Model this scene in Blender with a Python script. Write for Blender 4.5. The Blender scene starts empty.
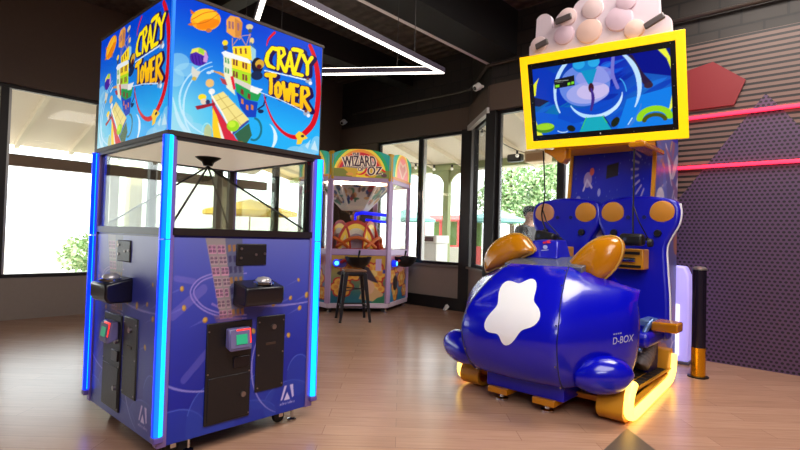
import bpy, bmesh, math, random
import numpy as np
from mathutils import Vector, Matrix
from mathutils.bvhtree import BVHTree

random.seed(7)
C = bpy.context.scene.collection
SC = bpy.context.scene

# ------------------------------------------------------------------ camera, world, sun, added fill lights, exposure
FPX, EYE = 508.0, 1.25
yaw, pitch, roll = math.radians(42.2), math.atan(11.5 / 508), 0.029
F0 = Vector((-math.sin(yaw), math.cos(yaw), 0)); R0 = Vector((math.cos(yaw), math.sin(yaw), 0)); UZ = Vector((0, 0, 1))
CF = F0 * math.cos(pitch) + UZ * math.sin(pitch); U0 = UZ * math.cos(pitch) - F0 * math.sin(pitch)
CX = R0 * math.cos(roll) + U0 * math.sin(roll); CU = U0 * math.cos(roll) - R0 * math.sin(roll)
EP = Vector((0, 0, EYE))
cam_data = bpy.data.cameras.new('camera'); cam = bpy.data.objects.new('camera', cam_data); C.objects.link(cam)
cam_data.sensor_width = 36.0; cam_data.lens = FPX / 800 * 36.0; cam_data.clip_start = 0.05; cam_data.clip_end = 300
cam.matrix_world = Matrix(((CX.x, CU.x, -CF.x, EP.x), (CX.y, CU.y, -CF.y, EP.y), (CX.z, CU.z, -CF.z, EP.z), (0, 0, 0, 1)))
SC.camera = cam

world = bpy.data.worlds.new('daylight'); SC.world = world; world.use_nodes = True
wn = world.node_tree.nodes; bg = wn['Background']
bg.inputs[0].default_value = (0.93, 0.97, 1.0, 1); bg.inputs[1].default_value = 4.2
sun_d = bpy.data.lights.new('sun', 'SUN'); sun = bpy.data.objects.new('sun', sun_d); C.objects.link(sun)
sun_d.energy = 5.0; sun_d.angle = 0.01; sun_d.color = (1, 0.95, 0.86)
sun.rotation_euler = (math.radians(38), 0, math.radians(35)); sun.location = (0, 0, 12)

def area(name, loc, rot, sx, sy, power, col):
    d = bpy.data.lights.new(name, 'AREA'); d.shape = 'RECTANGLE'; d.size = sx; d.size_y = sy; d.energy = power; d.color = col
    o = bpy.data.objects.new(name, d); C.objects.link(o); o.location = loc; o.rotation_euler = rot
    return o
area('unseen_fill_light', (0.6, 0.6, 4.2), (0, 0, 0), 3.0, 3.0, 230, (1.0, 0.93, 0.85))  # area lights added out of view to brighten the room
area('unseen_fill_light', (1.4, -1.8, 3.6), (math.radians(48), 0, math.radians(30)), 2.2, 1.0, 80, (0.95, 0.95, 1.0))
area('unseen_fill_light', (-0.6, 4.6, 4.3), (0, 0, 0), 1.6, 1.6, 130, (1.0, 0.93, 0.85))
SC.view_settings.view_transform = 'Standard'; SC.view_settings.look = 'None'
SC.view_settings.exposure = 0.0; SC.view_settings.gamma = 1.0; SC.view_settings.use_curve_mapping = False
SC.cycles.use_denoising = True
SC.cycles.max_bounces = 10; SC.cycles.transparent_max_bounces = 24; SC.cycles.sample_clamp_indirect = 6.0
SC.cycles.caustics_reflective = False; SC.cycles.caustics_refractive = False

# ------------------------------------------------------------------ helpers
def ray(x, y): return CF + CX * ((x - 400) / FPX) - CU * ((y - 225) / FPX)
def onX(x, y, X): d = ray(x, y); return EP + d * (X / d.x)
def onY(x, y, Y): d = ray(x, y); return EP + d * (Y / d.y)
def onZ(x, y, z=0.0): d = ray(x, y); return EP + d * ((z - EYE) / d.z)

def lin(c):
    c = np.asarray(c, float) / 255.0
    return np.where(c <= 0.04045, c / 12.92, ((c + 0.055) / 1.055) ** 2.4)

def mat(name, rgb, rough=0.5, metal=0.0, emit=0.0, coat=0.0, noise=0.0, nscale=20.0, bump=0.0, alpha=1.0, ecol=None):
    m = bpy.data.materials.new(name); m.use_nodes = True; nt = m.node_tree; b = nt.nodes['Principled BSDF']
    c = lin(rgb); b.inputs['Base Color'].default_value = (*c, 1)
    b.inputs['Roughness'].default_value = rough; b.inputs['Metallic'].default_value = metal
    b.inputs['Coat Weight'].default_value = coat; b.inputs['Coat Roughness'].default_value = 0.05
    if emit:
        b.inputs['Emission Color'].default_value = (*(lin(ecol) if ecol is not None else c), 1); b.inputs['Emission Strength'].default_value = emit
    if alpha < 1: b.inputs['Alpha'].default_value = alpha
    if noise or bump:
        tc = nt.nodes.new('ShaderNodeTexCoord'); n = nt.nodes.new('ShaderNodeTexNoise'); n.inputs['Scale'].default_value = nscale; n.inputs['Detail'].default_value = 4
        nt.links.new(tc.outputs['Object'], n.inputs['Vector'])
        if noise:
            mx = nt.nodes.new('ShaderNodeMix'); mx.data_type = 'RGBA'
            mx.inputs[6].default_value = (*(c * (1 - noise)), 1); mx.inputs[7].default_value = (*np.clip(c * (1 + noise), 0, 1), 1)
            nt.links.new(n.outputs['Fac'], mx.inputs[0]); nt.links.new(mx.outputs[2], b.inputs['Base Color'])
        if bump:
            bp = nt.nodes.new('ShaderNodeBump'); bp.inputs['Strength'].default_value = bump; bp.inputs['Distance'].default_value = 0.02
            nt.links.new(n.outputs['Fac'], bp.inputs['Height']); nt.links.new(bp.outputs['Normal'], b.inputs['Normal'])
    return m

def glass_mat(name, tint, gloss=0.10, rough=0.02):
    m = bpy.data.materials.new(name); m.use_nodes = True; nt = m.node_tree; nt.nodes.clear()
    o = nt.nodes.new('ShaderNodeOutputMaterial'); t = nt.nodes.new('ShaderNodeBsdfTransparent'); g = nt.nodes.new('ShaderNodeBsdfGlossy')
    mx = nt.nodes.new('ShaderNodeMixShader'); f = nt.nodes.new('ShaderNodeFresnel'); f.inputs[0].default_value = 1.3
    mt = nt.nodes.new('ShaderNodeMath'); mt.operation = 'MULTIPLY'; mt.inputs[1].default_value = gloss * 10
    t.inputs[0].default_value = (*tint, 1); g.inputs['Roughness'].default_value = rough
    nt.links.new(f.outputs[0], mt.inputs[0]); nt.links.new(mt.outputs[0], mx.inputs[0])
    nt.links.new(t.outputs[0], mx.inputs[1]); nt.links.new(g.outputs[0], mx.inputs[2]); nt.links.new(mx.outputs[0], o.inputs[0])
    return m

def attr_mat(name, emit=0.0, rough=0.35, coat=0.0):
    m = bpy.data.materials.new(name); m.use_nodes = True; nt = m.node_tree; b = nt.nodes['Principled BSDF']
    a = nt.nodes.new('ShaderNodeVertexColor'); a.layer_name = 'print'
    nt.links.new(a.outputs['Color'], b.inputs['Base Color']); b.inputs['Roughness'].default_value = rough; b.inputs['Coat Weight'].default_value = coat
    b.inputs['Coat Roughness'].default_value = 0.04
    if emit:
        if emit > .5:   # backlit film: little of it is reflected light
            dk = nt.nodes.new('ShaderNodeMix'); dk.data_type = 'RGBA'; dk.blend_type = 'MULTIPLY'; dk.inputs[0].default_value = 1; dk.inputs[7].default_value = (.25, .25, .25, 1)
            nt.links.new(a.outputs['Color'], dk.inputs[6]); nt.links.new(dk.outputs[2], b.inputs['Base Color'])
        nt.links.new(a.outputs['Color'], b.inputs['Emission Color']); b.inputs['Emission Strength'].default_value = emit
        b.inputs['Specular IOR Level'].default_value = 0.3
    return m

WM = {}
def thing(name, label, cat, loc=(0, 0, 0), rotz=0.0, group=None):
    o = bpy.data.objects.new(name, None); C.objects.link(o); o.empty_display_size = 0.1
    o.location = loc; o.rotation_euler = (0, 0, rotz); WM[o.name] = Matrix.Translation(loc) @ Matrix.Rotation(rotz, 4, 'Z')
    return tag(o, label, cat, group)

def tag(o, label, cat, group=None, kind=None):
    o['label'] = label; o['category'] = cat
    if group: o['group'] = group
    if kind: o['kind'] = kind
    return o

def link_mesh(name, me, mats, parent=None):
    o = bpy.data.objects.new(name, me); C.objects.link(o)
    for m in (mats if isinstance(mats, (list, tuple)) else [mats]): me.materials.append(m)
    if parent is not None: o.parent = parent; WM[o.name] = WM[parent.name]
    else: WM[o.name] = Matrix()
    return o

def obj(name, bm, mats, parent=None, local=False, smooth=False, bevel=0.0, seg=2, label=None, subsurf=0):
    if parent is not None and not local: bm.transform(WM[parent.name].inverted())
    bmesh.ops.recalc_face_normals(bm, faces=bm.faces)
    me = bpy.data.meshes.new(name); bm.to_mesh(me); bm.free()
    if smooth:
        me.polygons.foreach_set('use_smooth', [True] * len(me.polygons))
        if smooth != 'all': me.set_sharp_from_angle(angle=math.radians(40))
    o = link_mesh(name, me, mats, parent)
    if bevel:
        b = o.modifiers.new('bevel', 'BEVEL'); b.width = bevel; b.segments = seg; b.limit_method = 'ANGLE'; b.angle_limit = math.radians(35)
        if not smooth:
            me.polygons.foreach_set('use_smooth', [True] * len(me.polygons)); me.set_sharp_from_angle(angle=math.radians(35)); b.harden_normals = False
    if subsurf:
        s = o.modifiers.new('sub', 'SUBSURF'); s.levels = s.render_levels = subsurf
    if label: o['label'] = label
    return o

def struct(name, bm, m, bevel=0.0):
    o = obj(name, bm, m, bevel=bevel); o['kind'] = 'structure'; return o

def BM(): return bmesh.new()
def box(bm, lo, hi, M=None):
    r = bmesh.ops.create_cube(bm, size=1.0)
    lo, hi = Vector(lo), Vector(hi); s = hi - lo; c = (lo + hi) / 2
    T = Matrix.Translation(c) @ Matrix.Diagonal((abs(s.x), abs(s.y), abs(s.z), 1))
    bmesh.ops.transform(bm, matrix=(M @ T if M else T), verts=r['verts']); return bm
def bx(lo, hi, M=None): return box(BM(), lo, hi, M)

def cyl(bm, a, b, r0, r1=None, n=16, caps=True):
    a, b = Vector(a), Vector(b); r1 = r0 if r1 is None else r1
    d = b - a; L = d.length; q = UZ.rotation_difference(d / L).to_matrix().to_4x4()
    bmesh.ops.create_cone(bm, cap_ends=caps, segments=n, radius1=r0, radius2=r1, depth=L, matrix=Matrix.Translation((a + b) / 2) @ q); return bm
def cy(a, b, r0, r1=None, n=16): return cyl(BM(), a, b, r0, r1, n)

def tube(bm, pts, r, n=10, close=False):
    pts = [Vector(p) for p in pts]; rings = []
    N = len(pts); up = None
    for i, p in enumerate(pts):
        if close: t = (pts[(i + 1) % N] - pts[i - 1])
        else: t = pts[min(i + 1, N - 1)] - pts[max(i - 1, 0)]
        t.normalize()
        if up is None: up = t.orthogonal().normalized()
        up = (up - t * up.dot(t)).normalized(); s = t.cross(up)
        rr = r[i] if isinstance(r, (list, tuple)) else r
        rings.append([bm.verts.new(p + (up * math.cos(2 * math.pi * k / n) + s * math.sin(2 * math.pi * k / n)) * rr) for k in range(n)])
    for i in range(N - (0 if close else 1)):
        A, B = rings[i], rings[(i + 1) % N]
        for k in range(n): bm.faces.new((A[k], A[(k + 1) % n], B[(k + 1) % n], B[k]))
    if not close: bm.faces.new(rings[0][::-1]); bm.faces.new(rings[-1])
    return bm

def prism(bm, pts, vec):
    vec = Vector(vec); a = [bm.verts.new(Vector(p)) for p in pts]; b = [bm.verts.new(Vector(p) + vec) for p in pts]; n = len(pts)
    bm.faces.new(a[::-1]); bm.faces.new(b)
    for i in range(n): bm.faces.new((a[i], a[(i + 1) % n], b[(i + 1) % n], b[i]))
    return bm
def pz(pts, vec): return prism(BM(), pts, vec)

def lathe(bm, prof, n=32, M=None, a0=0.0, a1=2 * math.pi):
    full = abs(a1 - a0 - 2 * math.pi) < 1e-6; rings = []
    cnt = n if full else n + 1
    for k in range(cnt):
        t = a0 + (a1 - a0) * k / n
        rings.append([bm.verts.new((M @ Vector((r * math.cos(t), r * math.sin(t), z))) if M else Vector((r * math.cos(t), r * math.sin(t), z))) for r, z in prof])
    for k in range(n):
        A, B = rings[k], rings[(k + 1) % cnt]
        for i in range(len(prof) - 1): bm.faces.new((A[i], B[i], B[i + 1], A[i + 1]))
    bmesh.ops.remove_doubles(bm, verts=bm.verts, dist=1e-5); return bm

def ball(bm, c, rx, ry=None, rz=None, M=None, n=16):
    ry = rx if ry is None else ry; rz = rx if rz is None else rz
    T = Matrix.Translation(c) @ (M if M else Matrix()) @ Matrix.Diagonal((rx, ry, rz, 1))
    bmesh.ops.create_uvsphere(bm, u_segments=n, v_segments=max(6, n // 2 + 2), radius=1.0, matrix=T); return bm

def spline(P, n):
    P = np.asarray(P, float); out = []
    for i in range(len(P) - 1):
        p0, p1, p2, p3 = P[max(i - 1, 0)], P[i], P[i + 1], P[min(i + 2, len(P) - 1)]
        for k in range(n):
            t = k / n
            out.append(0.5 * ((2 * p1) + (-p0 + p2) * t + (2 * p0 - 5 * p1 + 4 * p2 - p3) * t * t + (-p0 + 3 * p1 - 3 * p2 + p3) * t ** 3))
    out.append(P[-1]); return np.array(out)

# ------------------------------------------------------------------ printed artwork: a fine grid whose vertices carry the print's colours
_fonts = {}
def text_tris(s):
    if s in _fonts: return _fonts[s]
    cu = bpy.data.curves.new('t', 'FONT'); cu.body = s; cu.size = 1; o = bpy.data.objects.new('t', cu); C.objects.link(o)
    bpy.context.view_layer.update()
    me = o.evaluated_get(bpy.context.evaluated_depsgraph_get()).to_mesh()
    me.calc_loop_triangles(); V = np.array([v.co[:2] for v in me.vertices]); T = np.array([t.vertices[:] for t in me.loop_triangles])
    V = V - V.min(0); V = V / V.max(0)
    o.to_mesh_clear(); bpy.data.objects.remove(o); bpy.data.curves.remove(cu)
    _fonts[s] = (V, T); return V, T

class Cv:
    def __init__(s, nu, nv, fn=None):
        s.nu, s.nv = nu, nv; s.W, s.H = nu * 2, nv * 2; s.a = np.zeros((s.H, s.W, 3)); s.fn = fn
        s.u, s.v = np.meshgrid((np.arange(s.W) + .5) / s.W, (np.arange(s.H) + .5) / s.H)
    def mp(s, pts):
        if s.fn is None: return np.asarray(pts, float)
        return np.array([s.fn(*p) for p in pts], float)
    def mask(s, P, out):
        x = P[:, 0] * s.W - .5; y = P[:, 1] * s.H - .5
        i0, i1 = max(0, int(x.min())), min(s.W, int(x.max()) + 2); j0, j1 = max(0, int(y.min())), min(s.H, int(y.max()) + 2)
        if i0 >= i1 or j0 >= j1: return
        X, Y = np.meshgrid(np.arange(i0, i1), np.arange(j0, j1)); m = np.zeros(X.shape, bool); n = len(P)
        for k in range(n):
            xa, ya, xb, yb = x[k], y[k], x[(k + 1) % n], y[(k + 1) % n]
            if ya == yb: continue
            m ^= ((ya > Y) != (yb > Y)) & (X < (xb - xa) * (Y - ya) / (yb - ya) + xa)
        out[j0:j1, i0:i1] |= m
    def put(s, m, col, al=1.0):
        if callable(col): c = np.stack(col(s.u, s.v), -1)[m]
        else: c = np.asarray(col, float)
        s.a[m] = s.a[m] * (1 - al) + c * al
    def poly(s, pts, col, al=1.0):
        m = np.zeros((s.H, s.W), bool); s.mask(s.mp(pts), m); s.put(m, col, al)
    def ell(s, c, rx, ry, col, rot=0.0, al=1.0):
        t = np.linspace(0, 2 * math.pi, 40, endpoint=False); cr, sr = math.cos(rot), math.sin(rot)
        s.poly([(c[0] + rx * math.cos(q) * cr - ry * math.sin(q) * sr, c[1] + rx * math.cos(q) * sr + ry * math.sin(q) * cr) for q in t], col, al)
    def stroke(s, pts, w, col, al=1.0, sm=0, off=(0, 0)):
        P = np.asarray(pts, float)
        ws = np.full(len(P), w, float) if np.isscalar(w) else np.asarray(w, float)
        if len(ws) != len(P):
            q = np.linspace(0, 1, max(len(P), len(ws))); P = np.stack([np.interp(q, np.linspace(0, 1, len(P)), P[:, i]) for i in (0, 1)], 1); ws = np.interp(q, np.linspace(0, 1, len(ws)), ws)
        if sm:
            Q = spline(np.c_[P, ws], sm); P, ws = Q[:, :2], Q[:, 2]
        P = P + np.asarray(off); m = np.zeros((s.H, s.W), bool)
        for i in range(len(P)):
            t = np.linspace(0, 2 * math.pi, 12, endpoint=False)
            s.mask(s.mp([(P[i][0] + ws[i] / 2 * math.cos(q), P[i][1] + ws[i] / 2 * math.sin(q)) for q in t]), m)
            if i + 1 < len(P):
                d = P[i + 1] - P[i]; L = np.hypot(*d)
                if L < 1e-9: continue
                n = np.array([-d[1], d[0]]) / L
                s.mask(s.mp([P[i] + n * ws[i] / 2, P[i + 1] + n * ws[i + 1] / 2, P[i + 1] - n * ws[i + 1] / 2, P[i] - n * ws[i] / 2]), m)
        s.put(m, col, al)
    def arc(s, c, rx, ry, a0, a1, w, col, al=1.0, n=40, rot=0.0):
        t = np.radians(np.linspace(a0, a1, n)); cr, sr = math.cos(rot), math.sin(rot)
        ww = w if np.isscalar(w) else np.interp(np.linspace(0, 1, n), np.linspace(0, 1, len(w)), w)
        s.stroke([(c[0] + rx * math.cos(q) * cr - ry * math.sin(q) * sr, c[1] + rx * math.cos(q) * sr + ry * math.sin(q) * cr) for q in t], ww, col, al)
    def text(s, txt, quad, col, al=1.0, grow=0.0):   # quad: bottom-left, bottom-right, top-right, top-left
        V, T = text_tris(txt); q = [np.asarray(p, float) for p in quad]; m = np.zeros((s.H, s.W), bool)
        def at(p): a, b = p; return (q[0] * (1 - a) + q[1] * a) * (1 - b) + (q[3] * (1 - a) + q[2] * a) * b
        offs = [(0, 0)] if not grow else [(grow * math.cos(k), grow * math.sin(k)) for k in np.linspace(0, 6.28, 9)]
        for t in T:
            tri = np.array([at(V[i]) for i in t])
            for o in offs: s.mask(s.mp(tri + np.array(o)), m)
        s.put(m, col, al)
    def colours(s): return s.a.reshape(s.nv, 2, s.nu, 2, 3).mean((1, 3))

def art(name, cv, pos, m, parent=None, local=False, label=None, back=None):
    """a sheet of print; pos(u, v) gives world points; `back` is the thickness vector of the board behind it"""
    nu, nv = cv.nu, cv.nv; U, V = np.meshgrid(np.linspace(0, 1, nu), np.linspace(0, 1, nv))
    P = np.stack(pos(U, V), -1).reshape(-1, 3)
    if parent is not None and not local:
        Mi = np.array(WM[parent.name].inverted()); P = P @ Mi[:3, :3].T + Mi[:3, 3]
    I = np.arange(nu * nv).reshape(nv, nu); Fc = np.stack([I[:-1, :-1], I[:-1, 1:], I[1:, 1:], I[1:, :-1]], -1).reshape(-1, 4)
    col = lin(np.clip(cv.colours(), 0, 255)).reshape(-1, 3)
    if back is not None:
        b = np.asarray(back, float)
        rim = np.concatenate([I[0, :-1], I[:-1, -1], I[-1, :0:-1], I[:0:-1, 0]]); k = len(rim); n0 = len(P)
        P = np.concatenate([P, P[rim] + b]); col = np.concatenate([col, col[rim]])
        sides = [(rim[(i + 1) % k], rim[i], n0 + i, n0 + (i + 1) % k) for i in range(k)]
        faces = [tuple(f) for f in Fc] + sides + [tuple(n0 + i for i in range(k - 1, -1, -1))]
    else: faces = Fc.tolist()
    me = bpy.data.meshes.new(name); me.from_pydata(P.tolist(), [], faces); me.update()
    ca = me.color_attributes.new('print', 'FLOAT_COLOR', 'POINT'); ca.data.foreach_set('color', np.c_[col, np.ones(len(col))].astype(np.float32).ravel())
    o = link_mesh(name, me, m, parent)
    if label: o['label'] = label
    return o

def bvh_of(o):
    bm = BM(); bm.from_mesh(o.data); bm.transform(WM[o.name]); t = BVHTree.FromBMesh(bm); bm.free(); return t
def decal(name, polys, trees, m, parent, thick=0.004, label=None):
    """flat sticker: outlines on the photograph carried onto the curved surface; polys = list of pixel triangles / polygons"""
    bm = BM(); off = {}
    def hit(x, y):
        d = ray(x, y).normalized(); best = None
        for t in trees:
            h = t.ray_cast(EP, d)
            if h[0] is not None and (best is None or h[3] < best[3]): best = h
        return None if best is None else best[0] + (best[1] if best[1].dot(d) < 0 else -best[1]) * thick
    for p in polys:
        vs = []
        for q in p:
            k = (round(q[0], 3), round(q[1], 3))
            if k not in off:
                h = hit(*k); off[k] = bm.verts.new(h) if h is not None else None
            if off[k] is not None and off[k] not in vs: vs.append(off[k])
        if len(vs) >= 3:
            try: bm.faces.new(vs)
            except ValueError: pass
    return obj(name, bm, m, parent, smooth='all', label=label)

# ------------------------------------------------------------------ materials
def wood_floor():
    m = bpy.data.materials.new('laminate floor'); m.use_nodes = True; nt = m.node_tree; b = nt.nodes['Principled BSDF']
    tc = nt.nodes.new('ShaderNodeTexCoord'); mp = nt.nodes.new('ShaderNodeMapping'); mp.inputs['Rotation'].default_value = (0, 0, -math.radians(42))
    br = nt.nodes.new('ShaderNodeTexBrick'); br.offset = 0.37; br.inputs['Scale'].default_value = 1.0
    br.inputs['Brick Width'].default_value = 1.25; br.inputs['Row Height'].default_value = 0.16; br.inputs['Mortar Size'].default_value = 0.002
    br.inputs['Color1'].default_value = (*lin((196, 154, 128)), 1); br.inputs['Color2'].default_value = (*lin((184, 142, 117)), 1); br.inputs['Mortar'].default_value = (*lin((156, 118, 98)), 1)
    ns = nt.nodes.new('ShaderNodeTexNoise'); ns.inputs['Scale'].default_value = 3.0; ns.inputs['Detail'].default_value = 6
    m2 = nt.nodes.new('ShaderNodeMapping'); m2.inputs['Scale'].default_value = (1.2, 14, 1)
    mx = nt.nodes.new('ShaderNodeMix'); mx.data_type = 'RGBA'; mx.blend_type = 'MULTIPLY'; mx.inputs[0].default_value = 1.0
    rp = nt.nodes.new('ShaderNodeValToRGB'); rp.color_ramp.elements[0].position = 0.3; rp.color_ramp.elements[0].color = (0.84, 0.82, 0.80, 1); rp.color_ramp.elements[1].position = 0.7; rp.color_ramp.elements[1].color = (1, 1, 1, 1)
    L = nt.links.new
    L(tc.outputs['Object'], mp.inputs[0]); L(mp.outputs[0], br.inputs['Vector']); L(mp.outputs[0], m2.inputs[0]); L(m2.outputs[0], ns.inputs['Vector'])
    L(ns.outputs['Fac'], rp.inputs[0]); L(br.outputs['Color'], mx.inputs[6]); L(rp.outputs[0], mx.inputs[7]); L(mx.outputs[2], b.inputs['Base Color'])
    b.inputs['Roughness'].default_value = 0.24; b.inputs['Specular IOR Level'].default_value = 0.5
    return m

def brick_mat():
    m = bpy.data.materials.new('black painted brick'); m.use_nodes = True; nt = m.node_tree; b = nt.nodes['Principled BSDF']
    tc = nt.nodes.new('ShaderNodeTexCoord'); sp = nt.nodes.new('ShaderNodeSeparateXYZ'); cb = nt.nodes.new('ShaderNodeCombineXYZ'); ad = nt.nodes.new('ShaderNodeMath'); ad.operation = 'ADD'
    br = nt.nodes.new('ShaderNodeTexBrick'); br.inputs['Scale'].default_value = 1.0; br.inputs['Brick Width'].default_value = 0.4; br.inputs['Row Height'].default_value = 0.2; br.inputs['Mortar Size'].default_value = 0.012
    br.inputs['Color1'].default_value = (*lin((44, 34, 29)), 1); br.inputs['Color2'].default_value = (*lin((36, 28, 24)), 1); br.inputs['Mortar'].default_value = (*lin((22, 17, 15)), 1)
    bp = nt.nodes.new('ShaderNodeBump'); bp.inputs['Strength'].default_value = 0.5; bp.inputs['Distance'].default_value = 0.02; bp.invert = True
    L = nt.links.new
    L(tc.outputs['Object'], sp.inputs[0]); L(sp.outputs[0], ad.inputs[0]); L(sp.outputs[1], ad.inputs[1]); L(ad.outputs[0], cb.inputs[0]); L(sp.outputs[2], cb.inputs[1])
    L(cb.outputs[0], br.inputs['Vector']); L(br.outputs['Color'], b.inputs['Base Color']); L(br.outputs['Fac'], bp.inputs['Height']); L(bp.outputs[0], b.inputs['Normal'])
    b.inputs['Roughness'].default_value = 0.55
    return m

def deck_mat():
    m = bpy.data.materials.new('dark ceiling deck'); m.use_nodes = True; nt = m.node_tree; b = nt.nodes['Principled BSDF']
    tc = nt.nodes.new('ShaderNodeTexCoord'); w = nt.nodes.new('ShaderNodeTexWave'); w.inputs['Scale'].default_value = 1.6; w.bands_direction = 'Y'; w.inputs['Distortion'].default_value = 0.5
    n = nt.nodes.new('ShaderNodeTexNoise'); n.inputs['Scale'].default_value = 9; n.inputs['Detail'].default_value = 6
    r = nt.nodes.new('ShaderNodeValToRGB'); r.color_ramp.elements[0].position = 0.35; r.color_ramp.elements[1].position = 0.75
    r.color_ramp.elements[0].color = (*lin((62, 50, 44)), 1); r.color_ramp.elements[1].color = (*lin((106, 90, 80)), 1)
    bp = nt.nodes.new('ShaderNodeBump'); bp.inputs['Strength'].default_value = 0.35; bp.inputs['Distance'].default_value = 0.05
    L = nt.links.new
    L(tc.outputs['Object'], w.inputs['Vector']); L(tc.outputs['Object'], n.inputs['Vector']); L(n.outputs['Fac'], r.inputs[0]); L(r.outputs[0], b.inputs['Base Color'])
    L(w.outputs['Fac'], bp.inputs['Height']); L(bp.outputs[0], b.inputs['Normal']); b.inputs['Roughness'].default_value = 0.7
    return m

def mural_mat():   # dark slats above, purple perforated metal below a zig-zag border
    m = bpy.data.materials.new('slatted mural'); m.use_nodes = True; nt = m.node_tree; b = nt.nodes['Principled BSDF']; L = nt.links.new
    tc = nt.nodes.new('ShaderNodeTexCoord'); sp = nt.nodes.new('ShaderNodeSeparateXYZ'); L(tc.outputs['Object'], sp.inputs[0])
    def math_(op, a, bb):
        n = nt.nodes.new('ShaderNodeMath'); n.operation = op
        for i, x in enumerate((a, bb)):
            if x is None: continue
            if isinstance(x, (int, float)): n.inputs[i].default_value = x
            else: L(x, n.inputs[i])
        return n.outputs[0]
    def mixc(f, a, c):
        n = nt.nodes.new('ShaderNodeMix'); n.data_type = 'RGBA'; L(f, n.inputs[0])
        for i, x in ((6, a), (7, c)):
            if isinstance(x, tuple): n.inputs[i].default_value = (*lin(x), 1)
            else: L(x, n.inputs[i])
        return n.outputs[2]
    x, z = sp.outputs[0], sp.outputs[2]
    slat = math_('GREATER_THAN', math_('FRACT', math_('MULTIPLY', z, 17.0), None), 0.42)
    sl = mixc(slat, (18, 11, 11), (112, 86, 78))
    row = math_('MULTIPLY', z, 26.0)
    half = math_('MULTIPLY', math_('FLOOR', math_('MODULO', row, 2.0), None), 0.5)
    fx = math_('SUBTRACT', math_('FRACT', math_('ADD', math_('MULTIPLY', x, 22.0), half), None), 0.5); fz = math_('SUBTRACT', math_('FRACT', row, None), 0.5)
    dot = math_('LESS_THAN', math_('ADD', math_('MULTIPLY', fx, fx), math_('MULTIPLY', fz, fz)), 0.10)
    pf = mixc(dot, (84, 58, 92), (20, 12, 22))
    zig = math_('ADD', math_('MULTIPLY', math_('PINGPONG', math_('ADD', x, 1.63), 0.9), 1.35), 1.62)
    below = math_('LESS_THAN', z, zig)
    L(mixc(below, sl, pf), b.inputs['Base Color']); b.inputs['Roughness'].default_value = 0.5
    return m

black = mat('black metal', (16, 15, 16), 0.4); bronze = mat('dark bronze frame', (34, 29, 28), 0.4, 0.3); alum = mat('brushed aluminium', (170, 168, 165), 0.35, 0.8)
soffit = mat('brown painted plaster', (92, 74, 62), 0.7, noise=0.06); parapet = mat('taupe painted wall', (150, 136, 126), 0.75, noise=0.05); basem = mat('black vinyl base', (18, 16, 16), 0.5)
white = mat('white paint', (235, 233, 228), 0.5); cream = mat('cream wood', (232, 222, 200), 0.6, noise=0.04); chrome = mat('chrome', (210, 210, 212), 0.12, 1.0)
pane_m = glass_mat('window glass', (0.96, 0.98, 0.97), 0.05); brick = brick_mat()

# ------------------------------------------------------------------ setting: room shell
WY, RY, LX, TOPZ, SILL, CEIL = 7.2, 6.35, -8.3, 3.12, 0.74, 4.5
struct('floor', bx((LX, -3.2, -0.12), (3.2, WY + .14, 0)), wood_floor())
struct('ceiling', bx((LX - .3, -3.3, CEIL), (3.3, WY + .3, CEIL + .15)), deck_mat())
struct('wall_right', bx((3.0, -3.2, 0), (3.2, WY + .14, CEIL)), soffit)
struct('wall_front', bx((LX, -3.2, 0), (3.0, -3.0, CEIL)), soffit)
A, B, D = Vector((-4.95, WY, 0)), Vector((-4.02, RY, 0)), Vector((-2.0, RY, 0))
def slab(bm, a, b, z0, z1, t):   # wall piece between plan points, thickness t to the outside
    d = (b - a).normalized(); n = Vector((-d.y, d.x, 0)) * t
    return prism(bm, [(a.x, a.y, z0), (b.x, b.y, z0), (b.x + n.x, b.y + n.y, z0), (a.x + n.x, a.y + n.y, z0)], (0, 0, z1 - z0))
L0, L1 = Vector((LX, WY, 0)), Vector((-7.2, WY, 0))
struct('wall_back', slab(BM(), L0, A, 3.5, CEIL, .14), brick)
struct('wall_back_angled', slab(BM(), A, B, 3.5, CEIL, .14), brick)
struct('wall_back_inner', slab(BM(), B, Vector((3.0, RY, 0)), 3.5, CEIL, .14), brick)
for nm, a, b in (('trim_1', L0, A), ('trim_2', A, B), ('trim_3', B, D)):
    d = (b - a).normalized(); n = Vector((d.y, -d.x, 0)) * .05
    struct(nm, slab(BM(), a + n, b + n, TOPZ, 3.5, .19), soffit)            # brown plaster header over the windows
struct('wall_back_corner', slab(BM(), L0, L1, 0, TOPZ, .14), soffit)
struct('wall_sill', slab(BM(), L1, A, 0.2, SILL, .14), parapet)
struct('wall_sill_angled', slab(BM(), A, B, 0.2, SILL, .14), parapet)
struct('wall_sill_inner', slab(BM(), B, D, 0.2, SILL, .14), parapet)
for i, (a, b) in enumerate(((L1, A), (A, B), (B, D))):
    d = (b - a).normalized(); n = Vector((d.y, -d.x, 0)) * .04
    struct('baseboard_back', slab(BM(), a + n, b + n, 0, 0.21, .16), basem)
    struct('trim_%d' % (4 + i), slab(BM(), a + n, b + n, SILL, SILL + .035, .18), mat('sill', (126, 118, 112), 0.4))
struct('wall_mural', slab(BM(), D, Vector((3.0, RY, 0)), 0, 3.5, .14), mural_mat())
struct('trim_9', slab(BM(), A + Vector((-.03, -.07, 0)), B + Vector((-.03, -.07, 0)), TOPZ - .03, TOPZ + .05, .07), mat('pale head trim', (196, 190, 184), .4))
# left wall with shopfront windows (running away behind the tall game)
struct('wall_left', bx((LX - .15, -3.2, 3.12), (LX, WY, CEIL)), soffit)
struct('wall_left_sill', bx((LX - .15, -3.2, 0), (LX, WY, 0.55)), parapet)
struct('wall_left_end', bx((LX - .15, 6.55, 0.55), (LX, WY, 3.12)), soffit)

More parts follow.
